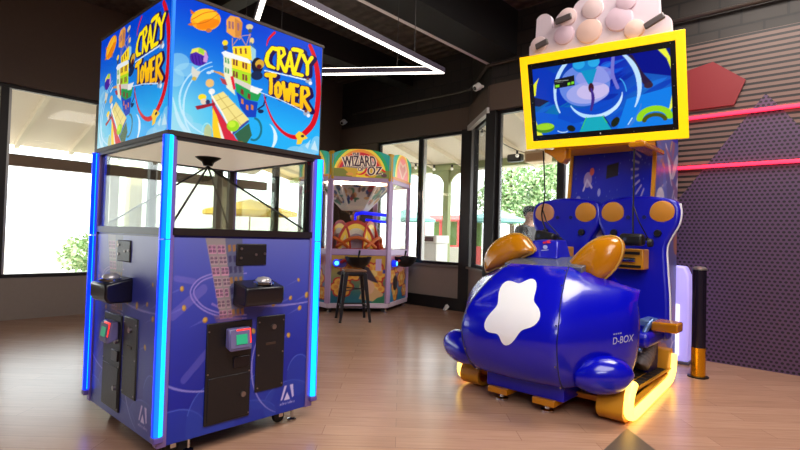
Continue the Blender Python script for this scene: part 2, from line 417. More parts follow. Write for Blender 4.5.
def window(n, a, b, z0, z1, mull, t=.07, edge=.05):
    d = (b - a).normalized(); nn = Vector((-d.y, d.x, 0)); ang = math.atan2(d.y, d.x); L = (b - a).length
    T = Matrix.Translation(a + nn * .03) @ Matrix.Rotation(ang, 4, 'Z')
    bm = BM()
    for lo, hi in (((0, 0, z0), (edge, t, z1)), ((L - edge, 0, z0), (L, t, z1)), ((edge, 0, z0), (L - edge, t, z0 + edge)), ((edge, 0, z1 - edge), (L - edge, t, z1))): box(bm, lo, hi, T)
    w = obj('window_%d' % n, bm, bronze); w['kind'] = 'structure'
    xs = [edge] + mull + [L - edge]
    for m_ in mull:
        obj('mullion', bx((m_ - .045, -.03, z0 + edge), (m_ + .045, t + .02, z1 - edge), T), bronze, w, bevel=.006)
        obj('glazing_bead', bx((m_ + .045, -.01, z0 + edge), (m_ + .075, t, z1 - edge), T), alum, w)
    for i in range(len(xs) - 1):
        obj('pane', bx((xs[i] + .01, t * .4, z0 + edge), (xs[i + 1] - .01, t * .4 + .008, z1 - edge), T), pane_m, w)
window(1, L1, A + Vector((-.1, 0, 0)), SILL + .035, TOPZ, [1.13])
window(2, A + (B - A) * .1, B - (B - A) * .04, SILL + .035, TOPZ, [])
window(3, B + Vector((.1, 0, 0)), D, SILL + .035, TOPZ, [0.98])
window(4, Vector((LX - .03, -2.5, 0)), Vector((LX - .03, 6.55, 0)), 0.55, TOPZ, [1.1, 2.4, 3.9, 5.05, 5.82, 6.95, 8.13], .07)
struct('column_corner', slab(BM(), A + Vector((-.16, -.05, 0)), A + Vector((.05, -.05, 0)), 0.2, TOPZ, .2), bronze)
struct('column_inner', slab(BM(), B + Vector((-.06, -.04, 0)), B + Vector((.1, -.04, 0)), 0.2, TOPZ, .18), bronze)

# ceiling beam with lamp light painted as a pale lower lip, and a conduit along the brick
struct('beam', bx((-4.12, -3.0, 3.86), (-3.62, WY, CEIL)), mat('black steel beam', (8, 7, 7), 0.8))
struct('beam_lip', pz([(-4.27, -3.0, 3.95), (-4.13, -3.0, 3.84), (-4.10, -3.0, 3.86), (-4.24, -3.0, 3.97)], (0, WY + 3.0, 0)), mat('lip painted as lit', (236, 232, 226), 0.5))
struct('beam_joist', bx((-6.6, -3.0, 4.1), (-6.3, WY, CEIL)), mat('dark joist', (26, 21, 19), 0.6))
struct('beam_cross', bx((LX, 3.2, 4.15), (-4.19, 3.42, CEIL)), mat('dark joist', (28, 23, 21), 0.6))
tag(obj('conduit', tube(BM(), [(-7.9, WY - .06, 3.78), (-5.2, WY - .06, 3.78), (-4.9, WY - .1, 3.78), (-4.05, RY - .08, 3.78), (2.5, RY - .06, 3.78)], .022, 8), mat('dull conduit', (70, 60, 54), 0.4, .5)),
    'thin dark conduit pipe running along the black brick above the windows', 'pipe')
for i, z in enumerate((2.66, 2.11)):
    o = obj('led_tube', bx((-1.78, RY - .05, z - .017), (2.9, RY - .015, z + .017)), mat('red led', (255, 30, 60), .4, emit=3.0, ecol=(255, 40, 70)), bevel=.006)
    tag(o, ('upper red glowing tube on the slatted wall, level with the screen edge', 'lower red glowing tube on the slatted wall, below the screen')[i], 'light tube', 'red wall tubes')
o = obj('wall_panel', pz([(-1.62, RY - .012, 3.02), (-1.45, RY - .012, 3.2), (-1.2, RY - .012, 3.25), (-0.9, RY - .012, 3.0), (-1.0, RY - .012, 2.75), (-1.5, RY - .012, 2.75)], (0, -.02, 0)), mat('dark red panel', (128, 16, 26), .5))
tag(o, 'dark red six-sided panel on the slatted wall right of the screen', 'panel')

# white triangular pendant of linear lights, a second one nearer the camera
led_w = mat('warm white lens', (255, 246, 232), .4, emit=6.0); uplight_m = mat('added warm uplight', (255, 240, 222), .4, emit=9.0); housing = mat('pendant housing', (64, 56, 72), .45, .3)
def triangle_light(P, z, label):
    c = sum((Vector(p) for p in P), Vector()) / 3
    t = thing('pendant_light', label, 'ceiling light', (c.x, c.y, z))
    def ring(r, z0, z1, wd):
        bm = BM(); n = 3
        def off(k):
            p = Vector((*P[k][:2], 0)); d = Vector((c.x, c.y, 0)) - p; return p, d.normalized()
        vs = []
        for k in range(3):
            p, d = off(k); o_, i_ = p + d * r, p + d * (r + wd)
            vs.append([bm.verts.new((q.x, q.y, zz)) for q in (o_, i_) for zz in (z0, z1)])
        for k in range(3):
            a, b = vs[k], vs[(k + 1) % 3]
            for i, j in ((0, 1), (1, 3), (3, 2), (2, 0)): bm.faces.new((a[i], a[j], b[j], b[i]))
        return bm
    obj('housing', ring(0, z + .012, z + .062, .085), housing, t)
    obj('light_lens', ring(.012, z, z + .012, .061), led_w, t)
    obj('added_uplight', ring(.02, z + .062, z + .068, .045), uplight_m, t)  # uplight added on top to brighten the ceiling and beam lip
    for k in range(3):
        a, b = Vector(P[k]), Vector(P[(k + 1) % 3])
        for f in (.22, .78):
            q = a + (b - a) * f + (c - (a + (b - a) * .5)).normalized() * .03
            obj('cable', cy((q.x, q.y, z + .08), (q.x, q.y, CEIL), .003, n=6), mat('steel cable', (70, 66, 66), .4, .6), t)
    return t
triangle_light([(-3.11, 4.04, 0), (-2.94, 1.84, 0), (-4.93, 2.79, 0)], 2.9, 'white triangular pendant light hanging behind the tall tower game')

def camera_dome(p, n, label):
    t = thing('security_camera', label, 'camera', p); q = Vector(n).normalized()
    p = Vector(p); obj('bracket', cy(p, p + q * .09, .022, .02, 12), white, t)
    obj('camera_body', cy(p + q * .07 - Vector((0, 0, .0)), p + q * .15 - Vector((0, 0, .05)), .058, .05, 20), white, t, smooth=True, bevel=.008)
    obj('camera_eye', cy(p + q * .15 - Vector((0, 0, .05)), p + q * .158 - Vector((0, 0, .055)), .03, .028, 16), black, t, label='dark camera lens')
camera_dome((-8.15, WY, 3.66), (0.1, -1, 0), 'small white security camera in the dark far corner above the rainbow game')
camera_dome((-4.2, 6.40, 3.53), (-.4, -1, 0), 'small white security camera at the angled wall near the screen')
s = obj('paper_scrap', pz([(-5.36, 7.08, .0), (-5.29, 7.05, .0), (-5.27, 7.09, .05), (-5.32, 7.1, .09)], (.02, .03, .01)), white); tag(s, 'small crumpled white scrap on the floor at the black baseboard', 'paper')
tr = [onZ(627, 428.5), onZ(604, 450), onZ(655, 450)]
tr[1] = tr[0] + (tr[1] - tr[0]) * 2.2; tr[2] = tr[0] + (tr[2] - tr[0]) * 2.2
o = obj('floor_patch', pz([(p.x, p.y, 0) for p in tr], (0, 0, .003)), mat('taupe patch', (92, 80, 70), .4, noise=.1, nscale=6)); tag(o, 'taupe triangular floor patch pointing at the glowing yellow runner', 'floor patch')  # flat taupe triangle, darker than the floor around it

# ------------------------------------------------------------------ tall tower game
TX0, TX1, TY0, TY1 = -3.82, -2.73, 1.165, 2.155
tower = thing('arcade_game', 'tall square blue redemption game with glowing cyan corner strips and cartoon tower marquee', 'arcade machine', ((TX0 + TX1) / 2, (TY0 + TY1) / 2, 0))
MZ0, MZ1 = 1.76, 2.53
def mq(x, y):
    p = onX(x, y, TX1 + .015); return ((p.y - TY0 + .015) / (TY1 - TY0 + .03), (p.z - MZ0 - .015) / (MZ1 - MZ0 - .03))
def marquee_art():
    c = Cv(250, 200, mq)
    def sky(u, v):
        t = np.clip(v, 0, 1); s = np.clip(1 - u * 2.2, 0, 1) * np.clip(1 - v * 1.4, 0, 1)
        f = np.clip((0.95 - t) / .75, 0, 1)
        r = 0 + 35 * f + 120 * s; g = 62 + 105 * f + 50 * s; b = 200 + 35 * f - 15 * s
        return r, g, b
    c.put(np.ones_like(c.u, bool), sky)
    for (cx, cy_, rx, ry) in ((176, 62, 12, 9), (186, 70, 13, 7), (174, 78, 9, 9), (178, 122, 14, 10), (190, 131, 15, 8)):
        c.ell((cx, cy_), rx, ry, (150, 205, 230), al=.55)
    for (cx, cy_, rx, ry) in ((296, 152, 9, 5), (309, 151, 10, 7), (318, 146, 6, 9), (286, 156, 7, 4), (303, 157, 14, 5)):
        c.ell((cx, cy_), rx, ry, (130, 195, 230), al=.8)
    c.poly([(312, 150), (316, 141), (319, 152)], (190, 220, 235), .9); c.poly([(306, 147), (312, 140), (309, 150)], (190, 220, 235), .8)
    # pale rings swooping round the tower
    c.arc((228, 100), 50, 40, 95, 250, [.6, 2.2, 1.0], (190, 225, 245), .85)
    c.arc((218, 108), 36, 42, 100, 260, [.6, 2.0, .8], (190, 225, 245), .85)
    c.arc((262, 138), 14, 16, -55, 62, [.4, 4.2, .5], (215, 235, 245), .95)
    c.stroke([(171, 98), (178, 122), (192, 140), (206, 150)], [1, 4, 4, 1], (200, 228, 240), .7, sm=6)
    # airship
    c.ell((204.7, 19.6), 15.4, 11.2, (245, 160, 25)); c.ell((203.5, 16.5), 13, 7.5, (252, 190, 40), al=.8); c.ell((207, 24), 12, 5, (228, 120, 15), rot=-.2, al=.8)
    c.stroke([(190, 20), (203, 13), (216, 11)], .8, (200, 100, 20), sm=5); c.stroke([(191, 24), (205, 22), (218, 14)], .8, (200, 100, 20), sm=5)
    c.poly([(189, 9), (194, 13), (190, 14)], (210, 90, 20)); c.poly([(186, 24.5), (191, 22), (191, 26)], (210, 100, 30)); c.ell((208, 30.5), 3, 2, (190, 110, 60))
    # striped balloon
    c.ell((198, 57), 9.4, 9, (75, 35, 160)); c.poly([(189, 54), (191, 49), (198, 47.5), (205, 51), (207, 57), (201, 55), (195, 52)], (225, 215, 90))
    c.poly([(198, 47.5), (203, 49.5), (203, 55), (197, 52)], (150, 205, 60)); c.poly([(204, 51), (207.3, 57), (206, 63), (202, 62)], (190, 140, 210))
    for k in range(4): c.stroke([(190.5 + 3.5 * k, 54 + k), (192.5 + 3.2 * k, 64 + .3 * k)], .7, (40, 20, 110))
    c.poly([(191, 66), (196, 71), (200, 72), (195, 80), (192, 80), (190, 72)], (205, 205, 195)); c.ell((193, 79), 2.4, 2, (200, 170, 70))
    c.ell((208, 73), 2.5, 1.4, (190, 215, 235)); c.ell((211.5, 71.6), 2.2, 1.4, (190, 215, 235)); c.stroke([(213, 71.5), (219, 73.5), (224, 76)], [1, 2.5, 3], (215, 150, 70))
    c.ell((209, 83.5), 4.3, 4.2, (225, 180, 110)); c.ell((211, 92), 3.2, 3, (225, 225, 225))
    # hut on stilts
    c.poly([(226, 20), (230, 15.5), (239, 17.5), (242.5, 23.3), (240.7, 38.5), (233.3, 37.5), (226, 32)], (226, 156, 70)); c.poly([(234.5, 18), (242.5, 23.3), (240.7, 38.5), (235, 37)], (198, 128, 60))
    for q in ((228, 21, 2.2, 8), (231.5, 21.5, 2, 8), (237, 23, 2, 8)): c.poly([(q[0], q[1]), (q[0] + q[2], q[1] + .5), (q[0] + q[2], q[1] + q[3]), (q[0], q[1] + q[3] - .6)], (150, 100, 110))
    c.stroke([(232, 38), (232, 46), (240, 36), (246, 46), (250, 34), (250, 46)], .8, (190, 140, 120)); c.stroke([(239, 40), (242, 36), (251, 35)], .7, (200, 150, 130))
    c.ell((249.5, 27), 3.6, 2.8, (205, 190, 150)); c.ell((250, 31), 2, 2, (70, 80, 90)); c.ell((252, 41), 2.2, 3, (225, 200, 130)); c.stroke([(251, 43), (255, 50)], 1.4, (60, 110, 150))
    c.ell((224.6, 43), 2.8, 2.8, (238, 205, 40)); c.ell((225, 48), 2.4, 2.6, (60, 70, 90))
    # main building
    c.poly([(232, 46.7), (250.7, 46), (253, 61), (233, 57)], (244, 214, 40)); c.poly([(250.7, 46), (256, 50), (256, 64), (252, 62)], (150, 200, 215))
    c.poly([(223, 55), (231, 58), (232, 77), (235, 96), (226, 88), (223.3, 74)], (222, 224, 196)); c.poly([(231, 58), (251, 63), (251, 86), (232, 77)], (242, 214, 45)); c.poly([(231.6, 68), (251, 74), (251, 86), (232, 77)], (165, 212, 40))
    c.poly([(220.7, 52.7), (224.7, 51), (247.5, 59), (251, 62), (250, 64), (223.3, 56.3)], (226, 232, 236)); c.poly([(232, 77), (251, 85.5), (252, 92), (234, 84)], (205, 200, 190))
    for k in range(3): c.poly([(234.5 + 5 * k, 48.5), (236.3 + 5 * k, 48.6), (236.8 + 5 * k, 54.4), (235 + 5 * k, 54)], (120, 60, 50))
    for r in range(2):
        for k in range(2):
            for h in range(2):
                x0 = 232.6 + 9.6 * k + 2.9 * h; y0 = 59.2 + 11.8 * r + 3.2 * k + .9 * h; c.poly([(x0, y0), (x0 + 2, y0 + .6), (x0 + 2, y0 + 6.6), (x0, y0 + 6)], (122, 58, 48))
    for r in range(2):
        for h in range(2): c.poly([(224.4 + 2.6 * h, 57.6 + 10 * r + h), (226 + 2.6 * h, 58.2 + 10 * r + h), (226 + 2.6 * h, 63.4 + 10 * r + h), (224.4 + 2.6 * h, 62.6 + 10 * r + h)], (70, 150, 90))
    c.poly([(235, 83), (252, 92), (262, 93), (258, 102), (245, 100), (236, 92)], (35, 150, 75)); c.poly([(236, 92), (246, 100), (258, 103), (256, 118), (247, 118), (240, 108)], (22, 62, 180))
    for q in ((240.5, 89), (247.5, 93.5)): c.poly([(q[0], q[1]), (q[0] + 3, q[1] + 1.4), (q[0] + 3, q[1] + 7), (q[0], q[1] + 5)], (120, 50, 40))
    for q in ((241, 99), (246, 105), (251, 105)): c.poly([(q[0], q[1]), (q[0] + 2.4, q[1] + 1.2), (q[0] + 2.4, q[1] + 6), (q[0], q[1] + 5)], (205, 120, 60))
    c.poly([(230, 77), (233, 76.5), (235.5, 90), (233, 90)], (215, 30, 50)); c.poly([(219, 78), (225, 80), (227, 86), (222, 84)], (170, 60, 70))
    c.poly([(251, 86), (263, 90), (258, 95), (250, 92)], (230, 230, 228))
    c.ell((257.5, 66), 6, 8, (28, 26, 48)); c.ell((260, 64.5), 4.6, 4.6, (206, 160, 50)); c.ell((259.4, 67), 2.6, 2.2, (90, 25, 30)); c.ell((257, 76), 6, 4.5, (24, 40, 78))
    c.stroke([(258, 110), (264, 106), (266, 98)], 1.6, (24, 42, 90)); c.ell((261, 112), 3, 2, (24, 40, 80))
    # ramp and street
    c.poly([(211, 98), (214.7, 106), (236, 140), (248, 150), (216, 150), (212, 118)], (200, 42, 62)); c.poly([(212, 108), (216, 116), (224, 140), (226, 150), (214, 150), (211.5, 128)], (240, 196, 40)); c.poly([(217, 122), (220, 128), (226, 146), (222, 146)], (225, 225, 215))
    c.poly([(210, 97.3), (222.7, 92), (249, 120), (247, 123), (234, 133)], (226, 212, 132))
    for a, b in (((214, 102), (228, 96.5)), ((220, 111), (235, 104)), ((228, 123), (243, 114)), ((217, 95), (241, 126))): c.stroke([a, b], .7, (190, 168, 90))
    c.stroke([(209.4, 92), (212, 98), (222, 114), (232, 134)], 1.5, (235, 235, 235)); c.stroke([(233, 134), (248, 122)], 2.2, (60, 70, 150)); c.poly([(234, 135), (249, 124), (252, 136), (243, 150)], (50, 95, 70)); c.ell((240, 146), 5, 4, (140, 110, 40))
    c.ell((232.7, 126.7), 6.4, 5.6, (150, 205, 40)); c.ell((231.5, 125), 4, 3.2, (196, 232, 60), al=.8)
    c.arc((254, 130), 7.5, 11, -80, 110, 2.2, (30, 110, 130)); c.arc((206, 134), 5, 10, 150, 330, 1.2, (150, 215, 225)); c.ell((207, 134), 4, 9, (205, 190, 110), al=.7)
    c.poly([(194, 106.7), (214, 103), (214.7, 105.5), (196, 110.5)], (150, 30, 46)); c.ell((201.3, 97.6), 4.2, 3.2, (246, 210, 40)); c.ell((202.5, 102), 3, 3, (220, 200, 180)); c.ell((207, 102.5), 2.2, 2.4, (46, 50, 90))
    # red ring
    c.stroke([(267, 46), (269, 39.5), (275, 33)], [.8, 2, 2.6], (205, 14, 30), sm=8)
    c.stroke([(311, 46), (315.5, 58), (319, 76), (319.5, 98), (316, 120), (308, 132), (297, 138), (285, 134), (274, 122), (267, 106), (264, 94)], [3.4, 4.2, 5.0, 5.0, 5.2, 5.6, 4.6, 3.2, 2.2, 1.4, .6], (205, 14, 30), sm=8)
    c.poly([(296, 136), (300, 132), (303, 133.5), (309, 139), (304, 141), (302, 145), (297.5, 145.5), (298, 140)], (240, 196, 50)); c.ell((303.5, 137), 1.8, 1.4, (60, 50, 60))
    # the title
    k = lambda pts: [(260 + x / 7.5, 20 + y / 7.5) for x, y in pts]
    L1 = [(k([(128, 222), (95, 212), (62, 255), (50, 305), (66, 345), (112, 364)]), [4.2, 3.6, 4, 4.4, 4, 2.4]), (k([(142, 215), (146, 290), (138, 372)]), [3.2, 3.4, 3]), (k([(142, 214), (178, 218), (188, 258), (150, 296)]), 3.2), (k([(152, 296), (168, 340), (192, 388)]), [3, 3.2, 3.6]),
          (k([(232, 244), (214, 320), (197, 390)]), [2.6, 3.2, 3.6]), (k([(233, 244), (243, 320), (254, 390)]), [2.6, 3.2, 3.6]), (k([(210, 350), (246, 352)]), 2.4), (k([(255, 224), (288, 228), (320, 240)]), 4.2), (k([(312, 246), (286, 330), (264, 400)]), [3.4, 3, 3.4]), (k([(258, 406), (290, 412), (322, 420)]), 3.6),
          (k([(331, 270), (346, 305), (362, 336)]), [4, 3.4, 3]), (k([(396, 288), (378, 315), (362, 338)]), [4, 3.4, 3]), (k([(362, 336), (364, 380), (362, 412)]), 3.4)]
    h = lambda pts: [(240 + x / 4.5, 30 + y / 4.5) for x, y in pts]
    L2 = [(h([(121, 204), (158, 206)]), 4.8), (h([(140, 206), (142, 250), (140, 286)]), [3.6, 3.6, 4]), (h([(174, 240), (163, 256), (164, 290), (174, 305), (184, 290), (185, 258), (174, 240)]), 3.5), (h([(197, 240), (203, 282), (207, 318)]), [3.6, 3.2, 3]), (h([(207, 318), (214, 270)]), 2.8), (h([(214, 270), (221, 322)]), 2.8), (h([(221, 322), (226, 284), (230, 246)]), [3, 3.2, 3.4]),
          (h([(243, 250), (242, 336)]), 3.8), (h([(243, 250), (264, 254)]), 3.4), (h([(243, 292), (260, 295)]), 3.2), (h([(242, 334), (266, 342)]), 3.4), (h([(283, 262), (280, 352)]), 3.6), (h([(284, 262), (308, 266), (314, 292), (286, 312)]), 3.4), (h([(290, 314), (304, 340), (318, 364)]), [3.2, 3.6, 4])]
    for p, w in L1 + L2:
        for o_ in ((.2, .2), (1.6, 1.0), (2.6, 1.6)): c.stroke(p, np.asarray(w) + 2.0, (36, 16, 72), off=o_)
    for p, w in L1: c.stroke(p, w, (252, 226, 18))
    def gold(u, v):
        t = np.clip((0.56 - v) / .4, 0, 1); return 250 - 12 * t, 200 - 60 * t, 20 + 0 * t
    for p, w in L2: c.stroke(p, w, gold)
    c.stroke([(265, 71), (288, 76), (309, 81)], [1.2, 1.3, 1.6], (215, 232, 244)); c.stroke([(258, 92), (282, 101), (305, 112)], [.7, .9, 1.2], (205, 226, 244))
    for x, y in ((309.5, 81.5), (307.5, 114)):
        c.ell((x, y), 3.2, 2.6, (150, 165, 190)); c.ell((x + 2, y + 2.4), 1.8, 1.8, (225, 228, 235)); c.ell((x - .6, y - 2), 1.4, 1.4, (120, 60, 50))
    return c
mc = marquee_art(); marq_m = attr_mat('backlit marquee print', emit=0.95, rough=.2)
obj('marquee_box', bx((TX0 - .012, TY0 - .012, MZ0), (TX1 + .012, TY1 + .012, MZ1)), mat('marquee frame', (40, 28, 24), .5), tower)
def face_pos(side, z0, z1, out, a0=.02, a1=.02):
    def f(U, V):
        if side == '+X': return (np.full_like(U, TX1 + out), TY0 + a0 + U * (TY1 - TY0 - a0 - a1), z0 + V * (z1 - z0))
        if side == '-Y': return (TX0 + a0 + U * (TX1 - TX0 - a0 - a1), np.full_like(U, TY0 - out), z0 + V * (z1 - z0))
        if side == '-X': return (np.full_like(U, TX0 - out), TY1 - a0 - U * (TY1 - TY0 - a0 - a1), z0 + V * (z1 - z0))
        return (TX1 - a0 - U * (TX1 - TX0 - a0 - a1), np.full_like(U, TY1 + out), z0 + V * (z1 - z0))
    return f
for sd in ('+X', '-Y', '-X', '+Y'): art('marquee_panel', mc, face_pos(sd, MZ0 + .022, MZ1 - .016, .015, -.004, -.002), marq_m, tower)
obj('marquee_trim', bx((TX1 + .004, TY0 - .02, MZ0 + .02), (TX1 + .02, TY0 - .004, MZ1)), mat('blue corner trim', (30, 120, 240), .3, emit=.5), tower)
obj('marquee_lip', bx((TX0 - .018, TY0 - .018, MZ0 - .006), (TX1 + .018, TY1 + .018, MZ0 + .02)), mat('dark lip', (38, 26, 22), .5), tower)
obj('marquee_cap', bx((TX0 - .016, TY0 - .016, MZ1 - .014), (TX1 + .018, TY1 + .018, MZ1 + .004)), mat('dark lip', (52, 34, 24), .5), tower)

def body_art(seed):
    c = Cv(220, 250); rnd = random.Random(seed)
    def bgd(u, v):
        t = v; return 14 + 82 * t ** 1.4 - 6 * (1 - t), 26 + 78 * t ** 1.5, 140 + 46 * t
    c.put(np.ones_like(c.u, bool), bgd)
    for cx, cy_, rx, ry in ((.05, .02, .2, .14), (.28, .05, .16, .2), (.5, .02, .25, .1), (.85, .06, .2, .12), (.62, .16, .12, .1), (.93, .2, .1, .12)):
        c.ell((cx, cy_), rx, ry, (36, 62, 165), al=.55); c.arc((cx, cy_), rx, ry, 20, 160, .006, (78, 100, 200), .8)
    bp_ = lambda x, y: ((onX(x, y, TX1).y - TY0 - .035) / (TY1 - TY0 - .07), (onX(x, y, TX1).z - .104) / 1.106)
    for d_ in (0, 3.2): c.stroke([bp_(x, y) for x, y in ((243 + d_, 271.5 + d_ * .6), (225, 272 + d_), (212, 274 + d_), (198 + d_, 280 + d_ * .5), (190.5 + d_, 291), (194 + d_, 302 - d_ * .5), (207, 312 - d_), (226, 317.5 - d_), (246, 318 - d_))], .007, (158, 140, 214), .85, sm=6)
    c.stroke([bp_(x, y) for x, y in ((246, 301), (236, 307), (228, 311), (222, 309), (212, 304))], .012, (150, 120, 200), .7)
    for cx, cy_, rx, ry, a0, a1 in ((.3, .42, .4, .2, 160, 300), (.85, .3, .3, .3, 120, 250), (.8, .72, .5, .1, 200, 320)):
        c.arc((cx, cy_), rx, ry, a0, a1, [.003, .012, .003], (150, 140, 215), .8)
    for a, b, w in (((.02, .62), (.2, .74), .05), ((.1, .3), (.24, .42), .04), ((.03, .8), (.14, .78), .03)): c.stroke([a, b], w, (140, 120, 205), .35)
    # the tower in soft print
    P = lambda u, v: (.20 + .25 * u + (1 - v) * .075, .58 + .42 * v)
    c.poly([P(0, 1), P(.52, 1), P(.5, 0), P(.18, 0)], (150, 138, 128), .85); c.poly([P(.52, 1), P(1.0, 1), P(.86, .1), P(.5, 0)], (92, 96, 120), .85)
    for r in range(7):
        for k in range(2):
            for h in range(2):
                u0, v0 = .06 + .24 * k + .1 * h, .90 - .135 * r
                if u0 + .02 * r > .46: continue
                u0 += .018 * r; c.poly([P(u0 - .012, v0 + .01), P(u0 + .087, v0 + .01), P(u0 + .087, v0 - .095), P(u0 - .012, v0 - .095)], (176, 150, 160) if r % 2 else (196, 140, 170)); [c.poly([P(u0 + .04 * a_, v0 - .045 * b_), P(u0 + .04 * a_ + .03, v0 - .045 * b_), P(u0 + .04 * a_ + .03, v0 - .045 * b_ - .034), P(u0 + .04 * a_, v0 - .045 * b_ - .034)], (84, 62, 92)) for a_ in (0, 1) for b_ in (0, 1)]
        for h in range(3):
            u0, v0 = .57 + .13 * h - .012 * r, .91 - .135 * r; c.poly([P(u0, v0), P(u0 + .08, v0 + .01), P(u0 + .08, v0 - .07), P(u0, v0 - .085)], (60, 58, 98) if r % 3 else (150, 110, 70))
    c.poly([(.27, .60), (.46, .6), (.5, .45), (.34, .48)], (120, 84, 120), .5)
    for k in range(6): c.stroke([(.29 + .012 * k, .585 - .018 * k), (.45 + .008 * k, .59 - .02 * k)], .004, (170, 120, 110), .6)
    coins = [bp_(x, y) for x, y in ((182, 289), (184, 308), (205, 320), (298, 280), (290, 298), (273, 303), (306, 295), (299, 308), (253, 331), (288, 335), (255, 303))]
    for u, v in coins:
        s = rnd.uniform(.010, .017); r = rnd.uniform(0, 3); c.ell((u, v), s * 1.2, s, (170, 128, 60), rot=r); c.ell((u - .003, v + .003), s * .8, s * .7, (200, 158, 76), rot=r)
        c.stroke([(u - .1, v - .03), (u - .02, v - .004)], [.001, s * .8], (130, 130, 215), .35)
    # maker's triangle mark
    c.poly([(.815, .155), (.835, .155), (.80, .075), (.785, .075)], (190, 180, 230)); c.poly([(.858, .155), (.885, .155), (.895, .085), (.882, .075)], (190, 180, 230)); c.poly([(.838, .115), (.865, .07), (.812, .07)], (205, 196, 238))
    c.text('adrenaline', [(.78, .045), (.905, .045), (.905, .063), (.78, .063)], (170, 160, 220))
    return c
bc = body_art(3); body_m = attr_mat('cabinet print', rough=.3)
CZ0, CZ1 = .10, 1.20
obj('cabinet', bx((TX0, TY0, CZ0), (TX1, TY1, 1.225)), mat('cabinet blue', (22, 26, 110), .35), tower, bevel=.004)
for sd in ('+X', '-Y', '-X', '+Y'): art('cabinet_panel', bc, face_pos(sd, CZ0 + .004, CZ1 + .01, .004, .035, .035), body_m, tower)
lav = mat('lavender aluminium channel', (132, 110, 178), .35, .4); blue_led = mat('blue led lens', (0, 40, 255), .3, emit=2.0, ecol=(0, 44, 255)); cyan_led = mat('cyan led lens', (0, 190, 255), .3, emit=2.2, ecol=(0, 160, 255)); mid_led = mat('azure led lens', (0, 120, 255), .3, emit=1.8, ecol=(0, 84, 255))
for sx, X in ((1, TX1), (-1, TX0)):
    for sy, Y in ((1, TY1), (-1, TY0)):
        p = obj('corner_post', bx((X - .028 * sx - .012, Y - .028 * sy - .012, CZ0), (X + .012 * sx + (.0), Y + .012 * sy, MZ0)) if False else bx((min(X - .04 * sx, X + .012 * sx), min(Y - .04 * sy, Y + .012 * sy), CZ0), (max(X - .04 * sx, X + .012 * sx), max(Y - .04 * sy, Y + .012 * sy), MZ0)), lav, tower, bevel=.004)
        cx_, cy_ = X + .012 * sx, Y + .012 * sy; a = math.atan2(sy, sx); R = .027
        for z0, z1 in ((.17, 1.197), (1.203, 1.752)):
            for h, m_ in ((0, cyan_led), (2, mid_led), (1, blue_led)):
                # half-round lens: one half faces the X side, the other the Y side
                s0, s1 = (a, a + math.pi * .62 * (1 if sx * sy < 0 else -1)) if h == 0 else (a, a - math.pi * .62 * (1 if sx * sy < 0 else -1))
                if h == 2: s0, s1 = a - .30, a + .62
                if h == 0: s0 = a + .62 * (1 if sx * sy < 0 else -1)
                if h == 1: s0 = a - .30 * (1 if sx * sy < 0 else -1)
                if h == 2 and sx * sy > 0: s0, s1 = a - .62, a + .30
                lo, hi = min(s0, s1), max(s0, s1)
                bm = lathe(BM(), [(.001, z0), (R, z0), (R, z1), (.001, z1)], 10, Matrix.Translation((cx_, cy_, 0)), lo, hi)
                obj('light_strip', bm, m_, p, smooth=True)
        obj('strip_end_cap', bx((cx_ - .026, cy_ - .026, .135), (cx_ + .026, cy_ + .026, .168)), mat('lavender cap', (96, 80, 160), .4), p, bevel=.006)
fr = black
for nm_, z0, z1 in (('glass_sill', 1.222, 1.262), ('glass_frame', 1.735, 1.76)):
    bm = BM()
    for X in (TX0, TX1): box(bm, (X - .012, TY0 + .03, z0), (X + .012, TY1 - .03, z1))
    for Y in (TY0, TY1): box(bm, (TX0 + .03, Y - .012, z0), (TX1 - .03, Y + .012, z1))
    obj(nm_, bm, mat('dark glazing frame', (30, 22, 24), .4), tower)
obj('frame_post', bx((TX0 + .02, TY1 - .06, 1.26), (TX0 + .06, TY1 - .02, 1.735)), fr, tower)
obj('frame_post', bx((TX1 - .04, TY1 - .07, 1.26), (TX1 - .012, TY1 - .03, 1.735)), fr, tower)
obj('frame_post', bx((TX0 + .03, TY0 + .01, 1.26), (TX0 + .09, TY0 + .04, 1.735)), fr, tower)
tg = glass_mat('game glass', (.93, .95, .93), .022)
for lo, hi in (((TX1 - .006, TY0 + .04, 1.262), (TX1, TY1 - .04, 1.735)), ((TX0, TY0 + .04, 1.262), (TX0 + .006, TY1 - .04, 1.735)), ((TX0 + .04, TY0, 1.262), (TX1 - .04, TY0 + .006, 1.735)), ((TX0 + .04, TY1 - .006, 1.262), (TX1 - .04, TY1, 1.735))):
    obj('glass_pane', bx(lo, hi), tg, tower)
obj('canopy_liner', bx((TX0 + .02, TY0 + .02, 1.745), (TX1 - .02, TY1 - .02, 1.76)), mat('glowing white liner', (240, 216, 196), .4, emit=.5), tower)  # liner given its own glow to stand in for interior lighting
obj('display_deck', bx((TX0 + .02, TY0 + .02, 1.224), (TX1 - .02, TY1 - .02, 1.236)), mat('grey deck', (60, 58, 66), .3), tower)
apex = Vector(((TX0 + TX1) / 2, (TY0 + TY1) / 2, 1.735)); hood = glass_mat('smoked acrylic', (.93, .93, .88), .02)
obj('canopy_hub', lathe(BM(), [(.001, 1.745), (.085, 1.745), (.07, 1.735), (.04, 1.715), (.03, 1.69), (.001, 1.69)], 24, Matrix.Translation((apex.x, apex.y, 0))), black, tower, smooth=True)
cor = [Vector((x, y, 1.26)) for x, y in ((TX1 - .03, TY0 + .03), (TX1 - .03, TY1 - .03), (TX0 + .03, TY1 - .03), (TX0 + .03, TY0 + .03))]
ap = apex - Vector((0, 0, .05))
